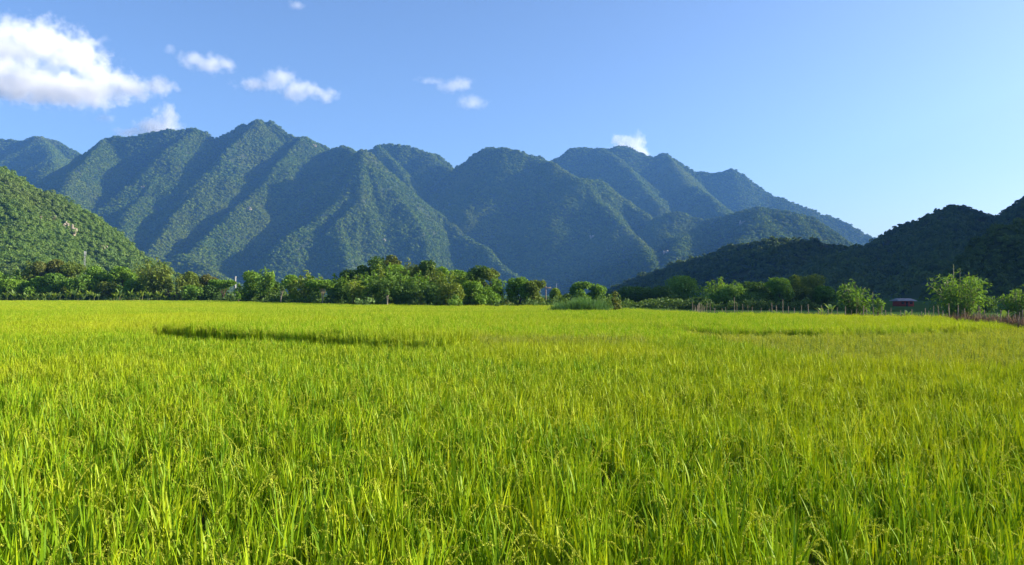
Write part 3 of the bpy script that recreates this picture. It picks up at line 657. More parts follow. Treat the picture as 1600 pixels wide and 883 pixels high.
# kind, px, top row, width px, distance, foliage, label
TREES = [
 ('r', -12, 420, 44, 214, 'md', 'green rounded tree cut by the left edge of the picture'),
 ('b', 24, 419, 22, 216, 'lt', 'slim yellow green bamboo plume, first from the left edge'),
 ('b', 42, 412, 22, 218, 'ol', 'slim olive bamboo plume, second from the left edge'),
 ('r', 64, 412, 40, 220, 'br', 'brownish feathery tree with open top left of the tallest brown one'),
 ('r', 88, 408, 40, 222, 'br', 'tallest brown leaved tree below the left karst hill'),
 ('r', 113, 411, 38, 220, 'ol', 'olive tree just left of the telecom mast'),
 ('r', 20, 438, 46, 209, 'md', 'low green tree under the two slim bamboo plumes'),
 ('r', 58, 434, 44, 209, 'md', 'low spreading green tree under the feathery brownish tree'),
 ('r', 86, 428, 34, 210, 'lt', 'light green tree in front of the tallest brown tree'),
 ('r', 112, 436, 34, 209, 'md', 'mid green tree with a deep shadow gap on its left'),
 ('b', 128, 426, 14, 208, 'lt', 'thin yellow green column of leaves below the telecom mast'),
 ('r', 148, 417, 46, 213, 'md', 'broad green tree right of the thin leafy column'),
 ('r', 178, 424, 30, 216, 'dk', 'dark tree top behind the gap right of the broad green tree'),
 ('r', 193, 418, 40, 212, 'md', 'tall green tree with bright crown left of the olive spreading bamboo'),
 ('r', 210, 438, 34, 209, 'md', 'low rounded green tree left of the spreading bamboo'),
 ('r', 168, 442, 34, 209, 'ol', 'low olive green tree above the straw heap'),
 ('v', 243, 406, 62, 207, 'ol', 'vase shaped olive bamboo clump with spreading orange tinted top'),
 ('r', 228, 428, 36, 222, 'dk', 'dark tree half hidden behind the vase shaped bamboo'),
 ('r', 262, 434, 24, 218, 'ol', 'small olive tree behind the hut roof'),
 ('b', 284, 430, 22, 206, 'ol', 'olive bamboo plume immediately right of the hut'),
 ('r', 300, 427, 38, 210, 'ol', 'olive rounded tree with reddish top right of the hut'),
 ('r', 324, 431, 30, 212, 'br', 'orange brown leaved tree beside the flat topped tree'),
 ('r', 300, 447, 36, 202, 'md', 'low round green tree in front of the reddish topped olive tree'),
 ('u', 348, 437, 56, 196, 'md', 'flat topped umbrella tree with dark shade beneath'),
 ('r', 338, 446, 40, 204, 'dk', 'dark tree filling the shade behind the flat topped tree'),
 ('s', 373, 446, 14, 170, 'md', 'narrow leafy plant standing under the white chimney'),
 ('r', 390, 426, 38, 178, 'md', 'round dark green tree right of the white chimney'),
 ('b', 414, 421, 34, 174, 'lt', 'lighter green bamboo beside the round dark green tree'),
 ('r', 430, 442, 34, 176, 'dk', 'low dark tree behind the thin parasol sapling'),
 ('u', 441, 448, 12, 152, 'pale', 'thin parasol sapling on a bare pale stem left of the bamboo grove'),
 ('r', 458, 428, 36, 160, 'md', 'dark green tree at the left end of the middle grove'),
 ('b', 476, 421, 40, 158, 'yl', 'yellow green bamboo with rounded plumes at the left of the middle grove'),
 ('b', 497, 428, 34, 156, 'lt', 'light bamboo behind the bare trunked tree'),
 ('w', 503, 434, 58, 140, 'md', 'spreading tree with a bare pale trunk at the rice edge'),
 ('b', 524, 427, 36, 150, 'lt', 'drooping bamboo right of the bare pale trunk'),
 ('b', 541, 426, 30, 146, 'lt', 'small bamboo top between the drooping bamboo and the dark rounded trees'),
 ('r', 551, 419, 38, 150, 'dk', 'dark rounded tree left below the tallest dark crown'),
 ('b', 555, 432, 30, 126, 'yl', 'bright bamboo plume leaning right above the pale bush'),
 ('r', 540, 448, 40, 140, 'dk', 'shady tree low behind the bright leaning bamboo'),
 ('r', 587, 397, 52, 150, 'dk', 'tallest dark domed tree behind the middle grove'),
 ('r', 612, 396, 36, 152, 'br', 'brown tinted tree top touching the tallest dark dome'),
 ('b', 594, 407, 9, 140, 'yl', 'upright yellow green bamboo shoot in front of the dark dome'),
 ('b', 607, 409, 11, 139, 'lt', 'second upright bamboo shoot right of the yellow green one'),
 ('b', 578, 421, 42, 134, 'lt', 'bamboo with tawny leaves under the left of the dark dome'),
 ('r', 600, 436, 52, 126, 'dk', 'deep green tree in the shade behind the thin palm'),
 ('b', 622, 416, 40, 134, 'lt', 'green bamboo below the brown tinted tree top'),
 ('b', 642, 403, 34, 142, 'ol', 'olive bamboo top left of the dark cone in the grove'),
 ('r', 664, 405, 40, 142, 'dk', 'dark conical tree top at the middle of the grove'),
 ('b', 676, 414, 40, 134, 'ol', 'tawny bamboo below the dark conical top'),
 ('b', 655, 424, 40, 126, 'lt', 'bamboo with a leaning bare stem in the grove centre'),
 ('r', 690, 414, 30, 140, 'md', 'green tree on the slope of the grove right of the dark cone'),
 ('r', 640, 442, 46, 122, 'dk', 'dark shady tree low in the centre of the grove'),
 ('b', 704, 423, 40, 130, 'yl', 'yellow green bamboo in the dip of the grove'),
 ('b', 731, 423, 34, 128, 'yl', 'yellow green bamboo touching the dark tree right of the dip'),
 ('r', 685, 442, 50, 119, 'dk', 'dark rounded tree left of the front brown green tree'),
 ('r', 708, 441, 50, 112, 'ol', 'front brown green domed tree at the edge of the rice'),
 ('r', 737, 438, 40, 114, 'md', 'bright mid green tree right of the front dome'),
 ('s', 712, 460, 28, 109, 'lt', 'bright bush at the foot of the front dome'),
 ('r', 748, 412, 40, 128, 'dk', 'dark round topped tree near the right end of the grove'),
 ('r', 768, 417, 32, 126, 'ol', 'olive tree beside the dark round topped tree'),
 ('b', 776, 428, 26, 119, 'lt', 'drooping light tree forming the right end of the grove'),
 ('r', 760, 446, 40, 116, 'md', 'low green tree at the right foot of the grove'),
 ('s', 657, 463, 18, 112, 'br', 'small reddish bush under the dark centre of the grove'),
 ('s', 682, 455, 12, 112, 'pale', 'small pale sapling in front of the grove shade'),
 ('p', 605, 452, 12, 116, 'pale', 'thin palm with a tuft of leaves on a bare stem'),
 ('r', 628, 412, 60, 150, 'md', 'broad green tree between the brown tinted top and the dark cone'),
 ('r', 566, 412, 40, 152, 'dk', 'dark tree touching the left of the tallest dark dome'),
 ('r', 655, 412, 60, 150, 'ol', 'olive broad tree behind the dark conical top'),
 ('r', 720, 420, 50, 145, 'md', 'green tree behind the yellow green bamboos in the dip'),
 ('s', 567, 465, 34, 116, 'pale', 'pale broad leaved bush at the rice edge below the leaning bamboo'),
 ('s', 794, 470, 24, 116, 'br', 'low reddish brown bush between the grove and the twin trees'),
 ('r', 812, 432, 40, 120, 'md', 'left one of the twin round trees right of the grove'),
 ('r', 839, 437, 36, 119, 'ol', 'right one of the twin round trees right of the grove'),
 ('s', 838, 474, 16, 110, 'lt', 'light low bush under the right twin tree'),
 ('r', 868, 449, 26, 135, 'yl', 'small yellow topped tree behind the reed bank'),
 ('r', 890, 458, 30, 140, 'dk', 'low dark tree behind the left part of the reeds'),
 ('r', 907, 438, 32, 136, 'lt', 'light green pointed tree behind the reeds'),
 ('r', 932, 442, 34, 138, 'md', 'round green tree behind the right part of the reeds'),
 ('s', 961, 455, 22, 80, 'br', 'red brown and green bush at the right end of the reed bank'),
 ('r', 955, 458, 40, 230, 'dk', 'dark low tree just behind the red brown bush'),
 ('r', 990, 450, 40, 164, 'dk', 'first shaded tree right of the red brown bush'),
 ('r', 1014, 453, 36, 167, 'dk', 'low shaded tree left of the big round shaded tree'),
 ('r', 1036, 449, 34, 161, 'dk', 'small shaded tree touching the left of the big round shaded tree'),
 ('r', 1068, 434, 52, 165, 'md', 'big round shaded tree in front of the dark hill'),
 ('r', 1098, 466, 34, 142, 'dk', 'lowest dark tree in the gap with the white pole'),
 ('b', 1123, 437, 30, 139, 'md', 'shaded bamboo with a sunlit tip left of the stake fence trees'),
 ('r', 1136, 449, 50, 138, 'md', 'wide shaded green tree under the sunlit bamboo tip'),
 ('b', 1148, 442, 26, 136, 'md', 'second shaded bamboo with a pale tip'),
 ('r', 1180, 443, 36, 140, 'dk', 'dark tree with layered branches among the shaded row'),
 ('r', 1170, 458, 50, 137, 'dk', 'dark low tree at the foot of the layered tree'),
 ('b', 1203, 440, 24, 142, 'md', 'pale tipped bamboo right of the layered dark tree'),
 ('r', 1218, 437, 34, 136, 'md', 'green shaded tree with a round sunlit shoulder'),
 ('r', 1241, 433, 24, 138, 'ol', 'small grey green tree top behind the tall olive tree'),
 ('r', 1265, 432, 42, 141, 'ol', 'tall olive brown tree with a sunlit crown in the shaded row'),
 ('r', 1236, 452, 44, 140, 'dk', 'dark tree below the round sunlit shoulder'),
 ('r', 1284, 450, 32, 139, 'md', 'low green tree at the right end of the shaded row'),
 ('r', 1305, 456, 30, 139, 'dk', 'small dark tree left of the pyramid shaped bamboo'),
 ('B', 1336, 436, 60, 92, 'lt', 'pyramid shaped light bamboo behind the middle of the fence'),
 ('s', 1372, 466, 26, 90, 'lt', 'drooping small bamboo bush right of the pyramid shaped bamboo'),
 ('B', 1500, 419, 98, 78, 'lt', 'big feathery bamboo arching right over the brush fence'),
 ('B', 1594, 443, 56, 66, 'lt', 'bamboo cut off by the right edge behind the fence'),
 ('r', 1530, 462, 50, 110, 'dk', 'dark bush in the gap between the arching bamboo and the right edge'),
]
if DO_TREES:
    NAMES = {'r': 'broadleaf_tree', 'b': 'bamboo_clump', 'v': 'bamboo_clump', 'B': 'bamboo_clump', 'u': 'umbrella_tree', 'w': 'spreading_tree', 's': 'bush', 'p': 'palm_tree'}
    for kd, px, top, wpx, D, mat, lab in TREES:
        H = (CZ + (HZ - top) / F * D) * (1.1 if 985 <= px < 1310 else 1.07 if px < 450 else 1); Rr = wpx * (.6 if kd in 'rb' else .52) * (1.3 if 985 <= px < 1310 and kd in 'rb' else 1) / F * D; x = (px - 800) / F * D; nm = NAMES[kd]
        loc = (x, D, 0)
        if kd == 'r': o = broadleaf(nm, loc, H, Rr, mat, D)
        elif kd == 'b': o = bamboo(nm, loc, H, Rr, mat, D, n=max(7, int(wpx * .55)), droop=.6, base=.35)
        elif kd == 'v': o = bamboo(nm, loc, H, Rr, mat, D, n=30, droop=.35, base=.12)
        elif kd == 'B': o = bamboo(nm, loc, H, Rr, mat, D, n=58, droop=1.7, base=.34, low=.04)
        elif kd == 'u': o = broadleaf(nm, loc, H, Rr, mat, D, umbrella=True, bark='palebark' if wpx < 20 else 'bark')
        elif kd == 'w': o = broadleaf(nm, loc, H, Rr, mat, D, umbrella=True, bark='palebark', dens=1.1)
        elif kd == 's': o = shrub(nm, loc, H, Rr, mat, D, leaf=.45 if mat == 'pale' and wpx > 20 else None)
        elif kd == 'p': o = broadleaf(nm, loc, H, Rr, mat, D, umbrella=True, bark='palebark', dens=.8)
        cat = {'bamboo_clump': 'bamboo', 'bush': 'bush', 'palm_tree': 'palm'}.get(nm, 'tree')
        g = 'trees along the far left edge of the rice' if px < 450 else 'trees of the middle grove' if px < 790 else 'trees around the reed bank' if px < 965 else 'trees at the foot of the dark hill' if px < 1310 else 'plants behind the fence'
        tag(o, lab, cat, g)
    # banana plants along the far left field edge and behind the fence
    for k in range(46):
        px = 1 + k * 6.3 + rng.uniform(-3, 3); D = float(edge_D(px)) + rng.uniform(.2, 1.6)
        if 155 < px < 172: continue
        tag(banana('banana_plant', ((px - 800) / F * D, D, 0), rng.uniform(2.3, 3.8), 'yl' if k % 3 else 'pale'), 'pale banana plant in the row at the far left field edge', 'banana plant', 'banana plants along the far left field edge')
    for px, top, D, lab in [(1297, 472, 66, 'banana plant with an upright pale leaf left of the pyramid bamboo'), (1284, 479, 65, 'low banana plant behind the middle of the fence'),
                            (1401, 487, 58, 'first small banana plant right of the pyramid bamboo'), (1416, 485, 58, 'second small banana plant right of the pyramid bamboo'), (1569, 483, 46, 'bright banana plant above the brush fence near the right edge')]:
        H = CZ + (HZ - top) / F * D
        tag(banana('banana_plant', ((px - 800) / F * D, D, 0), max(H, 1.2), 'pale', 6), lab, 'banana plant', 'plants behind the fence')

# ---- undergrowth below the trees (one mass nobody could count)
def undergrowth():
    r = nxt(); n = 64000
    px = r.uniform(-130, 1320, n); D = edge_D(px)
    dd = r.uniform(0, 1, n) ** 1.3 * np.interp(px, [-130, 780, 960, 1120, 1320], [16, 14, 16, 20, 20]) + np.interp(px, [-130, 940, 965, 1090, 1320], [2.4, 1, 40, 62, 74])
    D = D + dd
    hmax = np.interp(fbm(px / 14, dd / 5, 91, 3), [-.35, .35], [.5, 2.6]) * np.interp(dd, [0, 3, 14], [.55, 1, 1.6]) * np.interp(px, [780, 800, 960, 1000], [1, .75, .7, .5])
    z = r.uniform(0, 1, n) ** .7 * hmax
    c = np.stack([(px - 800) / F * D, D, z], 1)
    V, Fq = leaf_quads(c, r.normal(size=c.shape) + np.array([0, -.4, .5]), .0029 * D * r.uniform(.7, 1.5, n), .6, r)
    o = obj('undergrowth', mesh_np('undergrowth', V, Fq, [M['under']]))
    tag(o, 'low tangled undergrowth along the foot of the trees', 'undergrowth', kind='stuff')
    # tall reeds
    n = 5200; px = r.normal(904, 27, n); px = np.where((px < 850) | (px > 957), r.uniform(852, 954, n), px); D = 79 + r.uniform(0, 5, n) + fbm(px / 20, px * 0, 5) * 2
    x = (px - 800) / F * D
    ht = np.interp(px, [850, 858, 872, 905, 940, 956], [.75, 1.25, 1.6, 1.95, 1.8, 1.2]) * (1 + fbm(px / 9, D / 3, 33, 3) * .8)
    base = np.stack([x, D, 0 * x], 1)
    (V, Fq), _ = blades(base, r.uniform(0, 6.28, n), np.abs(r.normal(size=n)) * .12, ht * r.uniform(.75, 1.1, n), np.abs(r.normal(size=n)) * .9, np.full(n, .05), 4, np.array([.8, 1, .8, .5, .05]), r)
    o = obj('reeds', mesh_np('reeds', V, Fq, [M['reed']]))
    tag(o, 'bank of tall green reeds standing in the far middle of the rice', 'reeds', kind='stuff')
    # meadow grass behind the reeds and along the fence
    n = 26000; px = r.uniform(955, 1720, n); e = edge_D(px); D = e + r.uniform(-.4, 1, n) ** 1 * np.interp(px, [955, 1085, 1300, 1720], [16, 6, 4, 3])
    base = np.stack([(px - 800) / F * D, D, 0 * px], 1)
    ln = np.interp(px, [955, 1085, 1100, 1450, 1720], [1.15, 1.1, .8, .75, .7]) * r.uniform(.6, 1.1, n)
    (V, Fq), _ = blades(base, r.uniform(0, 6.28, n), np.abs(r.normal(size=n)) * .2, ln, np.abs(r.normal(size=n)) * .8, np.full(n, .035), 3, np.array([.8, 1, .7, .05]), r)
    o = obj('grass', mesh_np('grass', V, Fq, [M['reed']]))
    tag(o, 'rough green grass on the bank in front of the fence', 'grass', kind='stuff')
undergrowth()

# ------------------------------------------------------------------ stake fence
def fence():
    pxs = np.array([1082, 1100, 1160, 1220, 1290, 1370, 1450, 1500, 1540, 1575, 1605, 1650, 1720])
    Ds = edge_D(pxs) + 1.6
    root = empty('stake_fence', P(1290, HZ, edge_D(1290) + 1.6)[:2] + (0,))
    ox, oy = root.location.x, root.location.y
    r = nxt()
    xs, ys = (pxs - 800) / F * Ds, Ds
    seg = np.concatenate([[0], np.cumsum(np.hypot(np.diff(xs), np.diff(ys)))])
    def at(s): return np.interp(s, seg, xs) - ox, np.interp(s, seg, ys) - oy
    n = 92
    for k in range(n):
        s = (k + r.uniform(.15, .85)) / n * seg[-1]; x, y = at(s); y += r.normal() * .12
        px = 800 + (x + ox) / (y + oy) * F
        h = r.uniform(1.35, 1.9) if px < 1290 else r.uniform(1.35, 1.8)
        if r.random() < .1: h += .4
        lx, ly = r.normal() * .09, r.normal() * .06
        rd = r.uniform(.018, .034)
        tv, tf = tubes([[(x, y, -.1), (x + lx * .5, y + ly * .5, h * .5), (x + lx, y + ly, h)]], [[rd, rd, rd * .8]], 6)
        top = len(tv); tv = np.concatenate([tv, [[x + lx, y + ly, h + .02]]])
        cap = np.array([[top - 6 + q, top - 6 + (q + 1) % 6, top] for q in range(6)])
        obj('post', mesh_np('post', tv, [tf, cap], [M['wood']]), root)
    for zz in (.7, 1.12):
        s = np.linspace(seg[4] * .2, seg[-1], 60); pts = np.stack([*at(s), zz + r.normal(size=60) * .03], 1)
        tv, tf = tubes([pts], [np.full(60, .014)], 5); obj('rail', mesh_np('rail', tv, tf, [M['twig']]), root)
    # dry brush woven between the stakes, thicker towards the right
    m = 11000; s = seg[4] + (seg[-1] - seg[4]) * r.uniform(0, 1, m) ** .8
    x, y = at(s); x = x + r.normal(size=m) * .08; y = y + r.normal(size=m) * .1
    f = np.clip((s - seg[4]) / (seg[7] - seg[4]), .25, 1)
    base = np.stack([x, y, r.uniform(0, .5, m)], 1)
    (V, Fq), _ = blades(base, r.uniform(0, 6.28, m), np.abs(r.normal(size=m)) * .28, f * r.uniform(.6, 1.15, m), r.normal(size=m) * .4, np.full(m, .026), 2, np.array([1, .9, .4]), r)
    obj('brush', mesh_np('brush', V, Fq, [M['twig']]), root)
    tag(root, 'crooked wooden stake fence filled with dry brush along the right field edge', 'fence')
    for px, top, w, lab, mt in [(1467, 494, 30, 'yellowish bush growing through the brush fence below the arching bamboo', 'yl'), (1534, 500, 16, 'bright leafy shrub against the brush fence, right of the yellowish bush', 'yl'),
                            (1588, 506, 22, 'yellow green shrub at the fence near the right edge', 'yl'), (1210, 486, 26, 'pale low bush at the stakes below the tall olive tree', 'pale')]:
        D = float(edge_D(px)) + 1.1
        tag(shrub('bush', ((px - 800) / F * D, D, 0), CZ + (HZ - top) / F * D, w * .5 / F * D, mt, D, leaf=.11), lab, 'bush', 'plants behind the fence')
fence()

# ------------------------------------------------------------------ buildings, masts and poles
def box(x0, x1, y0, y1, z0, z1):
    V = np.array([(x, y, z) for z in (z0, z1) for y in (y0, y1) for x in (x0, x1)], float)
    return V, np.array([(0, 2, 3, 1), (4, 5, 7, 6), (0, 1, 5, 4), (2, 6, 7, 3), (0, 4, 6, 2), (1, 3, 7, 5)])
def join(*ps):
    Vs, Fs, off = [], [], 0
    for v, f in ps: Vs.append(v); Fs.append(f + off); off += len(v)
    return np.concatenate(Vs), np.concatenate(Fs)
def pole(name, px, top, D, rd, mat, lab, cat, bands=None, arm=False):
    root = empty(name, ((px - 800) / F * D, D, 0)); H = CZ + (HZ - top) / F * D
    tv, tf = tubes([[(0, 0, 0), (0, 0, H * .5), (0, 0, H)]], [[rd, rd * .9, rd * .75]], 10)
    top_c = len(tv); tv = np.concatenate([tv, [[0, 0, H]]]); cap = np.array([[top_c - 10 + q, top_c - 10 + (q + 1) % 10, top_c] for q in range(10)])
    obj('shaft', mesh_np('shaft', tv, [tf, cap], [M[mat]], smooth=False), root)
    if arm:
        v, f = join(box(-.8, .8, -.05, .05, H - .45, H - .33), box(-.7, -.62, -.04, .04, H - .33, H - .15), box(.62, .7, -.04, .04, H - .33, H - .15))
        obj('crossarm', mesh_np('crossarm', v, f, [M[mat]]), root)
    return tag(root, lab, cat), H
root = empty('telecom_mast', ((132 - 800) / F * 330, 330, 0))
H = CZ + (HZ - 393) / F * 330
ps, rs = [], []
for a in (0, 2.09, 4.19):
    c0 = np.array([math.cos(a), math.sin(a), 0])
    ps.append([c0 * .42, c0 * .34 + np.array([0, 0, H * .5]), c0 * .26 + np.array([0, 0, H])]); rs.append([.05, .045, .04])
for k in range(16):
    z0, z1 = H * k / 16, H * (k + 1) / 16; w0, w1 = .42 - .16 * k / 16, .42 - .16 * (k + 1) / 16
    for q in range(3):
        a, b = q * 2.09, (q + 1) * 2.09
        ps.append([(math.cos(a) * w0, math.sin(a) * w0, z0), ((math.cos(a) * w0 + math.cos(b) * w1) / 2, (math.sin(a) * w0 + math.sin(b) * w1) / 2, (z0 + z1) / 2), (math.cos(b) * w1, math.sin(b) * w1, z1)]); rs.append([.022] * 3)
tv, tf = tubes(ps, rs, 5); obj('lattice_tower', mesh_np('lattice_tower', tv, tf, [M['steel']]), root)
for a in (.5, 2.6, 4.7):
    v, f = box(-.14, .14, -.08, .08, H - 1.7, H + .1); v = v + np.array([math.cos(a) * .38, math.sin(a) * .38, 0])
    obj('antenna', mesh_np('antenna', v, f, [M['white']]), root)
tag(root, 'slim telecom mast with white antennas in front of the left hill', 'mast')
# brick kiln chimney behind the left trees
root = empty('chimney', ((367.5 - 800) / F * 215, 215, 0)); H = CZ + (HZ - 432) / F * 215
tv, tf = tubes([[(0, 0, 0), (0, 0, H * .5), (0, 0, H - .15)]], [[.30, .26, .22]], 12); obj('shaft', mesh_np('shaft', tv, tf, [M['white']], smooth=True), root)
tv, tf = tubes([[(0, 0, H - .3), (0, 0, H - .15), (0, 0, H)]], [[.28, .29, .28]], 12); obj('rim', mesh_np('rim', tv, tf, [M['white']]), root)
tag(root, 'white round chimney rising behind the flat topped tree', 'chimney')
pole('utility_pole', 853, 446, 128, .09, 'wood', 'pale concrete utility pole between the twin trees and the yellow topped tree', 'pole', arm=True)
pole('utility_pole', 869.5, 443, 190, .09, 'steel', 'thin pole tip above the small yellow topped tree', 'pole')
pole('utility_pole', 1095.5, 458, 245, .12, 'white', 'short white pole in the gap right of the big round shaded tree', 'pole')
pole('utility_pole', 1490, 413, 84, .03, 'culm', 'thin bare bamboo pole sticking out above the big arching bamboo', 'pole')
pole('utility_pole', 1363.5, 456, 90, .03, 'culm', 'thin bare pole beside the pyramid shaped bamboo', 'pole')

def gable_house(name, px, D, w, d, wall_h, roof_h, mw, mr, lab, rot=0.0, over=.35, stilts=0.0):
    root = empty(name, ((px - 800) / F * D, D, 0)); root.rotation_euler.z = rot
    z0 = stilts
    v, f = box(-w / 2, w / 2, -d / 2, d / 2, z0, z0 + wall_h); obj('wall', mesh_np('wall', v, f, [mw]), root)
    a, b, zt, zr = w / 2 + over, d / 2 + over, z0 + wall_h - .05, z0 + wall_h + roof_h
    th = .08
    V = np.array([(-a, -b, zt), (a, -b, zt), (a * .8, 0, zr), (-a * .8, 0, zr), (-a, b, zt), (a, b, zt)] + [(-a, -b, zt - th), (a, -b, zt - th), (a, b, zt - th), (-a, b, zt - th)], float)
    me = bpy.data.meshes.new('roof')
    me.from_pydata(V.tolist(), [], [(0, 1, 2, 3), (5, 4, 3, 2), (4, 0, 3), (1, 5, 2), (6, 9, 8, 7), (0, 6, 7, 1), (1, 7, 8, 5), (5, 8, 9, 4), (4, 9, 6, 0)])
    me.materials.append(mr); obj('roof', me, root)
    v, f = box(-w * .08, w * .08, -d / 2 - .04, -d / 2 - .003, z0, z0 + wall_h * .8); obj('door', mesh_np('door', v, f, [M['plank']]), root)
    for sx in (-.3, .3):
        v, f = box(w * sx - .3, w * sx + .3, -d / 2 - .04, -d / 2 - .003, z0 + wall_h * .4, z0 + wall_h * .75); wd = obj('window', mesh_np('window', v, f, [M['plank']]), root)
    if stilts:
        for sx in (-.45, .45):
            for sy in (-.45, .45):
                tv, tf = tubes([[(w * sx, d * sy, 0), (w * sx, d * sy, stilts * .5), (w * sx, d * sy, stilts)]], [[.1] * 3], 6); obj('stilt', mesh_np('stilt', tv, tf, [M['wood']]), root)
    return tag(root, lab, 'house')
gable_house('stilt_house', 273, 211, 3.6, 3.6, 1.0, 1.35, M['plank'], M['thatch'], 'small dark hut with a brown roof among the left trees', rot=.15, stilts=1.1)
gable_house('house', 1411, 172, 2.9, 3.4, 1.25, .45, M['redpaint'], M['tin'], 'small red walled house with a grey tin roof below the dark hill', stilts=0, over=.5)
# straw heap at the left field edge
r = nxt(); n = 700
d = r.normal(size=(n, 3)); d /= np.linalg.norm(d, axis=1)[:, None]; d[:, 2] = np.abs(d[:, 2])
c = d * np.array([1.1, 1.0, 1.5]) * r.uniform(.8, 1, (n, 1)); c[:, :2] *= (1.15 - c[:, 2:3] / 2.2)
V, Fq = leaf_quads(c, d, np.full(n, .55), .4, r)
tag(obj('straw_heap', mesh_np('straw_heap', V, Fq, [M['straw']]), None, ((163.5 - 800) / F * 206.5, 206.5, 0)), 'pale heap of straw at the left field edge', 'straw heap')

# ------------------------------------------------------------------ clouds
CLOUDS = [ # label, D, lobes (px, py, rx px, ry px), softness
 ('large white cloud bank reaching in from the left edge', 6500, [(-30, 75, 95, 55), (55, 65, 75, 42), (120, 88, 58, 38), (20, 128, 120, 34), (110, 140, 110, 26), (190, 135, 60, 22), (240, 133, 34, 18), (150, 120, 45, 30)], .0),
 ('tiny wisp of cloud left of the ragged flat cloud', 6500, [(264, 77, 10, 8)], .3),
 ('ragged flat white cloud right of the large cloud bank', 6500, [(300, 92, 24, 13), (325, 100, 30, 14), (350, 98, 16, 12)], .1),
 ('long ragged cloud above the highest peak', 6500, [(395, 132, 30, 9), (435, 125, 26, 20), (465, 140, 34, 16), (510, 149, 18, 13)], .1),
 ('puffy cloud rising behind the left ridge', 6500, [(258, 190, 22, 22), (240, 200, 30, 15), (212, 206, 26, 8), (262, 176, 14, 12)], -.35),
 ('faint wisp under the large cloud bank', 6500, [(164, 183, 16, 7)], .35),
 ('small thin cloud above the saddle between the peaks', 6500, [(668, 126, 16, 6), (710, 132, 26, 11)], .2),
 ('small round cloud below the thin one above the saddle', 6500, [(741, 159, 22, 10)], .2),
 ('bright white puff peeking over the summit right of centre', 6500, [(984, 226, 24, 17), (962, 236, 14, 9), (1005, 238, 14, 9)], -.6),
 ('tiny cloud fragment near the top edge', 6500, [(461, 6, 13, 6)], .25),
]
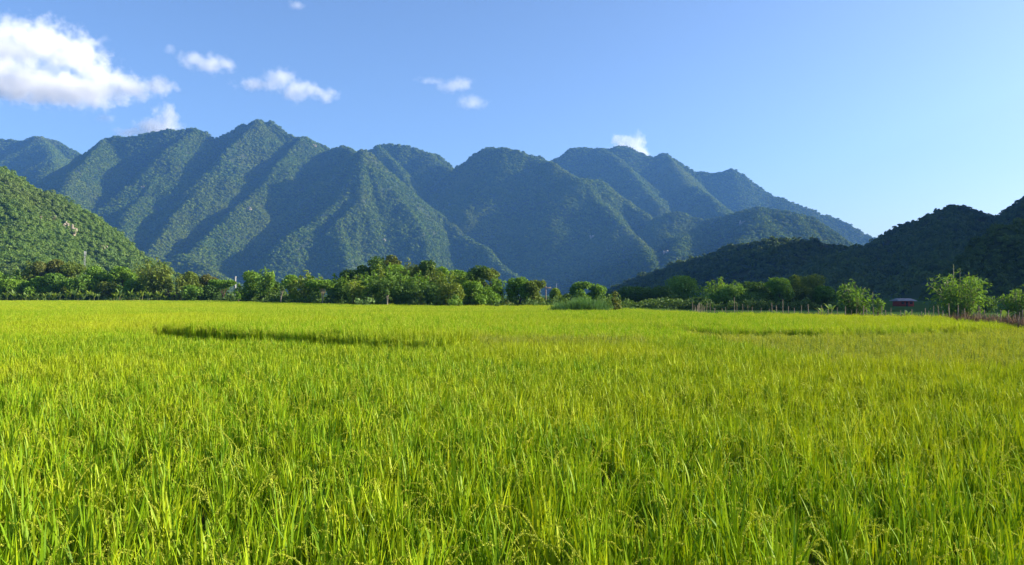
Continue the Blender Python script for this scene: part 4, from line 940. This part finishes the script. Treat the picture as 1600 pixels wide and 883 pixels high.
def cloud(lab, D, lobes, soft, seed):
    Pm = np.array([P(l[0], l[1], D) for l in lobes]); gr = 1.0 if len(lobes) > 6 else 1.3; Rm = np.array([(l[2] * gr / F * D, max(l[2], l[3]) * .8 / F * D, l[3] * gr / F * D) for l in lobes])
    lo = (Pm - Rm * 1.25).min(0); hi = (Pm + Rm * 1.25).max(0); ctr = (lo + hi) / 2
    V, f = box(lo[0] - ctr[0], hi[0] - ctr[0], lo[1] - ctr[1], hi[1] - ctr[1], lo[2] - ctr[2], hi[2] - ctr[2])
    m = bpy.data.materials.new('cloud vapour'); nt, N, L = nodes(m)
    out = N.new('ShaderNodeOutputMaterial'); pv = N.new('ShaderNodeVolumePrincipled'); L.new(pv.outputs[0], out.inputs['Volume'])
    pv.inputs['Color'].default_value = (1, 1, 1, 1); pv.inputs['Anisotropy'].default_value = 0
    tc = N.new('ShaderNodeTexCoord'); pos = tc.outputs['Object']
    acc = None
    for p, q in zip(Pm - ctr, Rm):
        sb = N.new('ShaderNodeVectorMath'); sb.operation = 'SUBTRACT'; L.new(pos, sb.inputs[0]); sb.inputs[1].default_value = p
        dv = N.new('ShaderNodeVectorMath'); dv.operation = 'DIVIDE'; L.new(sb.outputs[0], dv.inputs[0]); dv.inputs[1].default_value = q
        ln = N.new('ShaderNodeVectorMath'); ln.operation = 'LENGTH'; L.new(dv.outputs[0], ln.inputs[0])
        s1 = N.new('ShaderNodeMath'); s1.operation = 'SUBTRACT'; s1.inputs[0].default_value = 1; L.new(ln.outputs['Value'], s1.inputs[1])
        if acc is None: acc = s1.outputs[0]
        else:
            mm = N.new('ShaderNodeMath'); mm.operation = 'SMOOTH_MAX'; mm.inputs[2].default_value = .25; L.new(acc, mm.inputs[0]); L.new(s1.outputs[0], mm.inputs[1]); acc = mm.outputs[0]
    def noise(size, det, amp):
        tn = N.new('ShaderNodeTexNoise'); tn.inputs['Scale'].default_value = 1 / size; tn.inputs['Detail'].default_value = det; tn.inputs['Roughness'].default_value = .68
        ad = N.new('ShaderNodeVectorMath'); ad.operation = 'ADD'; ad.inputs[1].default_value = (seed * 917, seed * 311, seed * 53); L.new(pos, ad.inputs[0]); L.new(ad.outputs[0], tn.inputs['Vector'])
        ma = N.new('ShaderNodeMath'); ma.operation = 'MULTIPLY_ADD'; L.new(tn.outputs[0], ma.inputs[0]); ma.inputs[1].default_value = amp; ma.inputs[2].default_value = -amp * .5
        return ma.outputs[0]
    a1 = N.new('ShaderNodeMath'); a1.operation = 'ADD'; L.new(acc, a1.inputs[0]); L.new(noise(115, 10, 2.9), a1.inputs[1])
    mr = N.new('ShaderNodeMapRange'); mr.inputs[1].default_value = .18; mr.inputs[2].default_value = .95; mr.inputs[3].default_value = 0; mr.inputs[4].default_value = .009 * (1 - soft * 1.8)
    L.new(a1.outputs[0], mr.inputs[0]); L.new(mr.outputs[0], pv.inputs['Density'])
    o = obj('cloud', mesh_np('cloud', V, f, [m]), None, ctr)
    tag(o, lab, 'cloud', 'clouds drifting over the mountains')
if DO_CLOUD:
    for k, (lab, D, lobes, soft) in enumerate(CLOUDS): cloud(lab, D, lobes, soft, k + 1)

# ------------------------------------------------------------------ haze
if DO_HAZE:
    V, f = box(-3300, 3300, -2100, 3850, -1.2, 690)
    m = bpy.data.materials.new('haze air'); nt, N, L = nodes(m)
    out = N.new('ShaderNodeOutputMaterial'); pv = N.new('ShaderNodeVolumePrincipled'); L.new(pv.outputs[0], out.inputs['Volume'])
    pv.inputs['Color'].default_value = (*HAZE_COL, 1); pv.inputs['Density'].default_value = HAZE_DENS; pv.inputs['Anisotropy'].default_value = .2
    try: m.cycles.homogeneous_volume = True
    except Exception: pass
    tag(obj('haze', mesh_np('haze', V, f, [m])), 'thin blue haze filling the valley', 'haze', kind='stuff')
